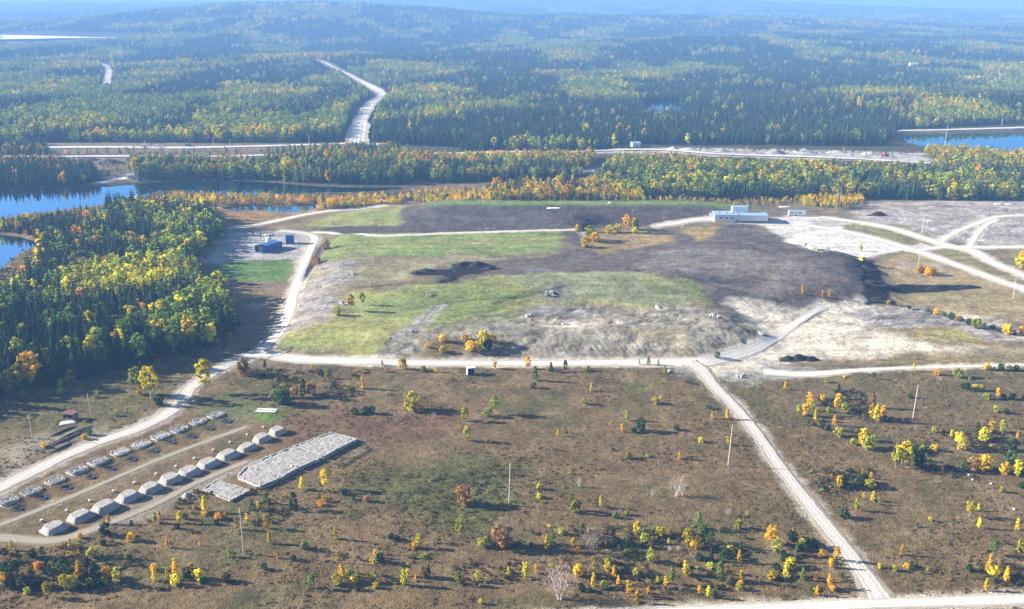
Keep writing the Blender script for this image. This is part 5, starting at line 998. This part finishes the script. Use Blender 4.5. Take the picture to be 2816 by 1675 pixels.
for q in (-3.2, 1.8): f = MB().box((q, -1.52, 2.1), (1.5, .06, .9)).obj('window', MGREY, o); MB().box((q, -1.57, 2.1), (1.2, .05, .65)).obj('pane', MGLASS, f)
MB().box((-.6, -1.53, 1.6), (.9, .08, 2.)).obj('door', MGREY, o); b = MB(); [b.box((q, s, .28), (.5, .4, .56)) for q in (-4.3, 0, 4.3) for s in (-1.1, 1.1)]; b.obj('blocks', MGREY, o)
x, y, z = G(2005, 531); props(MB().box((0, 0, .15), (7, 3.2, .3)).obj('pale_plate', MCONC, None, (x, y, z), -.1), 'flat white plate on the lot right of the white trailer', 'plate')
# yellow barriers and blue bin at the edge of the lot
x, y, z = G(1962, 600); o = empty('small_tank', (x, y, z)); props(o, 'small grey blue tank at the left end of the barriers', 'tank'); MB().cyl((0, 0, 0), (0, 0, 1.5), .9, n=14).obj('shell', MGREY, o); MB().cyl((0, 0, 1.5), (0, 0, 1.8), .9, .3, 14).obj('lid', MROOF, o)
for i, (u, v, a_) in enumerate(((1970,603,-.7),(1977,607,-.9),(1985,609,-.2),(1995,611,0),(2004,611,0),(2010,607,1.4))):
    x, y, z = G(u, v); o = MB().box((0, 0, .45), (2.6, .8, .9), 0, 0, .95, .4).obj('barrier', MYBAR if i else MWHITE, None, (x, y, z), a_); props(o, 'pale yellow road barrier at the lot edge, '+['first', 'second', 'third', 'fourth', 'fifth', 'sixth'][i]+' from left', 'barrier', 'barriers at the lot edge')
# boards on the dark slope and beyond
for u, v, l, w_, lab in ((1350,508,9.5,1.8,'white sheet lying on the dark soil bank'), (1486,495,2.6,1.2,'tiny white sheet near the rim of the dark bank'), (1912,505,8,1.6,'white sheet behind the plant'), (2432,498,5,1.5,'left white sheet in the pale field at far right'), (2458,498,5,1.5,'right white sheet in the pale field at far right')):
    x, y, z = G(u, v); o = add('sheet', patch(l/2, w_/2+.6, lambda d, a, b: .5*(1-sst(.85, 1, d)), 120, [MWHITE], 12), None, (x, y, z+.1)); props(o, lab, 'sheet', 'white sheets on the ground')
# soil heaps
for i, (u, v, sx, sy, h) in enumerate(((1920,876,3.6,2.2,1.5),(1945,876,4,2.4,2.),(1975,877,4.2,2.2,1.5),(2140,525,7,3.2,2.6))):
    x, y, z = G(u, v); o = add('soil_heap', patch(sx, sy, lambda d, a, b: h*(1-sst(.05, 1, np.hypot(a, b)))*(.8+.5*fbm(a*4, b*4, 1, i, 2)), 130+i, [MBLACK], 22), None, (x, y, z)); props(o, ['left black soil heap of the three near the right fork', 'middle black soil heap of the three near the right fork', 'right black soil heap of the three near the right fork', 'black soil heap alone on the pale upper haul road'][i], 'soil heap')
for i, (u, v, sx, sy, h) in enumerate(((1015,667,5,3,1.6),(1040,662,6,3,1.4),(1125,650,7,4,2.2),(1165,648,7,3.5,2.),(1095,680,6,4,1.3),(1195,656,5,3,1.4),(2108,652,4,5,1.3),(2122,690,6,5,1.5),(2200,699,9,2.5,1.3),(2290,701,9,2.5,1.2),(2360,701,7,2.2,1.1),(2138,728,6,4,1.3),(1425,540,7,5,1.8))):
    x, y, z = G(u, v); o = add('soil_heap', patch(sx, sy, lambda d, a, b: h*(1-sst(.05, 1, np.hypot(a, b)))*(.6+.9*fbm(a*5+i, b*5, 1, i, 3)), 170+i, [MBLACK], 24), None, (x, y, z-.1), rng.random()*.4); deflabel(o, 'rough black soil heap', u, v, 'soil heap', 'fresh black soil heaps')
# bulldozer
x, y, z = G(2100, 637); o = empty('bulldozer', (x, y, z), 1.9); props(o, 'small yellow bulldozer at the head of the black soil strip', 'bulldozer')
for s in (-1, 1):
    t = MB(); t.box((0, s*1.15, .45), (3.4, .5, .9), 0, 0, .8, 1); t.obj('track', MTYRE, o)
MB().box((.7, 0, 1.15), (2.0, 1.5, .9)).obj('engine_hood', MYEL, o); c_ = MB().box((-.8, 0, 1.75), (1.4, 1.6, 1.7)).obj('cab', MYEL, o); MB().box((-.8, 0, 2.0), (1.46, 1.66, .7)).obj('window', MGLASS, c_); MB().box((-.8, 0, 2.66), (1.7, 1.9, .12)).obj('cab_roof', MYEL, o)
b = MB(); b.box((2.35, 0, .65), (.22, 3.8, 1.2)); b.obj('blade', MYEL, o); b = MB(); [b.box((1.4, s*1.5, .5), (2., .16, .2)) for s in (-1, 1)]; b.obj('blade_arms', MYEL, o); MB().cyl((1., .4, 1.6), (1., .4, 2.4), .08, n=8).obj('exhaust', MDARK, o)
# vehicles
def car(u, v, body, lab, rz, s=1., truck=False, grp=None):
    x, y, z = G(u, v); z += 1.2 if y > 900 else .2
    o = empty('pickup_truck' if truck else 'parked_car', (x, y, z), rz, (s, s, s)); props(o, lab, 'truck' if truck else 'car', grp)
    b = MB(); b.box((0, 0, .65), (4.6, 1.85, .6)); b.obj('body', body, o); k = .3 if truck else -.2; ln = 1.7 if truck else 2.6
    c = MB().box((k, 0, 1.25), (ln, 1.6, .6), 0, 0, .75, .85).obj('cabin', body, o); MB().box((k, 0, 1.22), (ln*.95, 1.66, .36), 0, 0, .82, .95).obj('window', MGLASS, c)
    for sx in (-1.45, 1.45):
        for sy in (-.85, .85): MB().cyl((sx, sy-.12, .36), (sx, sy+.12, .36), .36, n=12).obj('wheel', MTYRE, o)
car(350, 361, MWHITE, 'left white car parked on the far highway', .05, 1.5, grp='cars on the far highway'); car(386, 361, MWHITE, 'right pale car parked on the far highway', .05, 1.5, grp='cars on the far highway'); car(459, 359, MBLUE, 'dark blue car farther along the highway', 0, 1.4)
car(880, 492, MWHITE, 'white pickup by the orange bushes at the river road', .2, 1.1, True); car(932, 494, MWHITE, 'pale car at the end of the river road', .1, 1.1); car(957, 250+0, MWHITE, 'pale truck on the far road bend', 1, 1.6, True)
car(2155, 381, MRED, 'red and white truck in the far gravel yard', .1, 1.7, True)
# far white shed, hut, dark hoppers, gravel heaps
def house(u, v, w_, d_, h, rl, lab, body, roof, rz=0):
    x, y, z = G(u, v); o = empty('house', (x, y, z), rz); props(o, lab, 'building'); MB().box((0, 0, h/2), (w_, d_, h)).obj('walls', body, o)
    b = MB(); a, c = w_/2+.4, d_/2+.4; b.V = [(-a,-c,h),(a,-c,h),(a,0,h+rl),(-a,0,h+rl),(a,c,h),(-a,c,h)]; b.F = [(0,1,2,3),(3,2,4,5),(0,3,5),(1,4,2),(0,5,4,1)]; b.M = [0]*5; b.obj('roof', roof, o)
    MB().box((0, -d_/2-.04, 1.2), (1.2, .1, 2.3)).obj('door', MGREY, o)
house(1548, 357, 8, 7, 3.5, 1.5, 'white and blue shed beside the far gravel yard', MWHITE, MROOF, .2); house(317, 434, 5, 4, 2.4, 1.3, 'small pale hut on the far river bank', MWHITE, MCONC, .3); house(2225, 165, 16, 14, 7, 4, 'tiny pale roof far out in the right forest', MWHITE, MCONC); house(1324, 480, 6, 3, 2, .8, 'grey cabin in the orange trees beyond the rim', MGREY, MROOF)
x, y, z = G(918, 505)
for i, (u, v, sx, sy, h, m_) in enumerate(((265,398,16,6,5,MSTICK),(225,392,10,4,3,MSTICK),(555,388,6,4,3,MROCK),(598,388,6,4,3,MROCK),(810,389,7,4,4,MROCK),(770,393,8,4,3,MSTICK),(1475,410,6,5,5,MGRAV),(1890,374,10,5,5,MGRAV),(1680,366,12,5,3,MWROCK),(1960,372,14,5,4,MWROCK),(2040,372,12,5,3,MWROCK),(2120,376,10,5,3,MWROCK),(1760,370,9,4,3,MGRAV),(1640,364,7,4,3,MWROCK))):
    x, y, z = G(u, v); o = add('gravel_heap', patch(sx, sy, lambda d, a, b: h*np.clip(1-np.hypot(a, b), 0, 1)*(.8+.4*fbm(a*3, b*3, 1, i, 2)), 150+i, [m_], 18), None, (x, y, z)); deflabel(o, ('dark' if m_ is MSTICK else 'pale')+' heap in the far gravel yards', u, v, 'gravel heap', 'heaps along the far roads')
b = empty('conveyor', G(785, 389), .4); props(b, 'dark conveyor frame in the far yard by the valley road', 'conveyor'); MB().box((0, 0, 4), (10, 1.2, .6), 0).obj('belt', MDARK, b); q = MB(); q.cyl((-3, 0, 0), (-3, 0, 4), .3); q.cyl((3, 0, 0), (3, 0, 4), .3); q.obj('legs', MGREY, b)
# culvert pipe at the left fork; rail barrier line by the fork
a = G(652, 873); c = G(712, 846); o = MB().cyl((0, 0, .25), (c[0]-a[0], c[1]-a[1], c[2]-a[2]+.25), .13, n=8).obj('drill_pipe', MPIPE, None, a); props(o, 'long dark pipe lying across the left road fork', 'pipe')
a = G(1300, 958)
# loose boulders on the worked ground
r = R_(900); BO = [(1003,806,1.2),(1010,804,.8),(952,823,.6),(845,738,1.4),(838,742,1.),(1285,880,.6),(860,668,1.3),(905,690,1.2),(1335,715,1.6),(1350,722,1.4),(1290,770,1.3),(1600,750,1.5),(1735,770,1.4),(1380,790,1.),(1855,815,1.3),(790,655,1.2),(780,700,1.1),(1045,720,.9),(1625,905,1.),(1800,915,1.2),(1170,560,.8),(1190,558,.8),(735,744,1.),(2150,735,1.)]
for u, v, s in BO:
    b = MB(); [rock(b, (r.normal()*s*.9, r.normal()*s*.7, s*.25), s*(.35+.3*r.random()), r) for _ in range(5)]; x, y, z = G(u, v); o = b.obj('boulder_pile', MROCK, None, (x, y, z)); deflabel(o, 'small pile of grey boulders', u, v, 'boulders', 'boulder piles on the worked ground')
for i, (u, v, s) in enumerate(((2725*.886, 1235*.886+85, .5), (2370, 1170, .4), (2470, 1242, .5), (2480, 1273, .5), (2360,1158,.5))): 
    b = MB(); rock(b, (0, 0, .1), s*.9, r); x, y, z = G(u, v); o = b.obj('stone', MWROCK, None, (x, y, z)); deflabel(o, 'single white stone', u, v, 'stone', 'white stones in the right scrub')
finish_labels()
print('objects', len(bpy.data.objects), 'forest', len(ACC['x']))
# ------------------------------------------------------------ air
HB = -260.; HT_ = 172.
me = MB().box((0, 5000, (HB+HT_)/2), (20000, 11500, HT_-HB)).mesh('haze'); m, N, L = newmat('haze_air'); N.remove(N['Principled BSDF']); pv = N.new('ShaderNodeVolumePrincipled')
pv.inputs['Color'].default_value = (.23, .48, 1.0, 1); pv.inputs['Density'].default_value = .00022; pv.inputs['Anisotropy'].default_value = .0
L.new(pv.outputs[0], N['Material Output'].inputs['Volume']); me.materials.append(m); props(add('haze', me), kind='stuff')
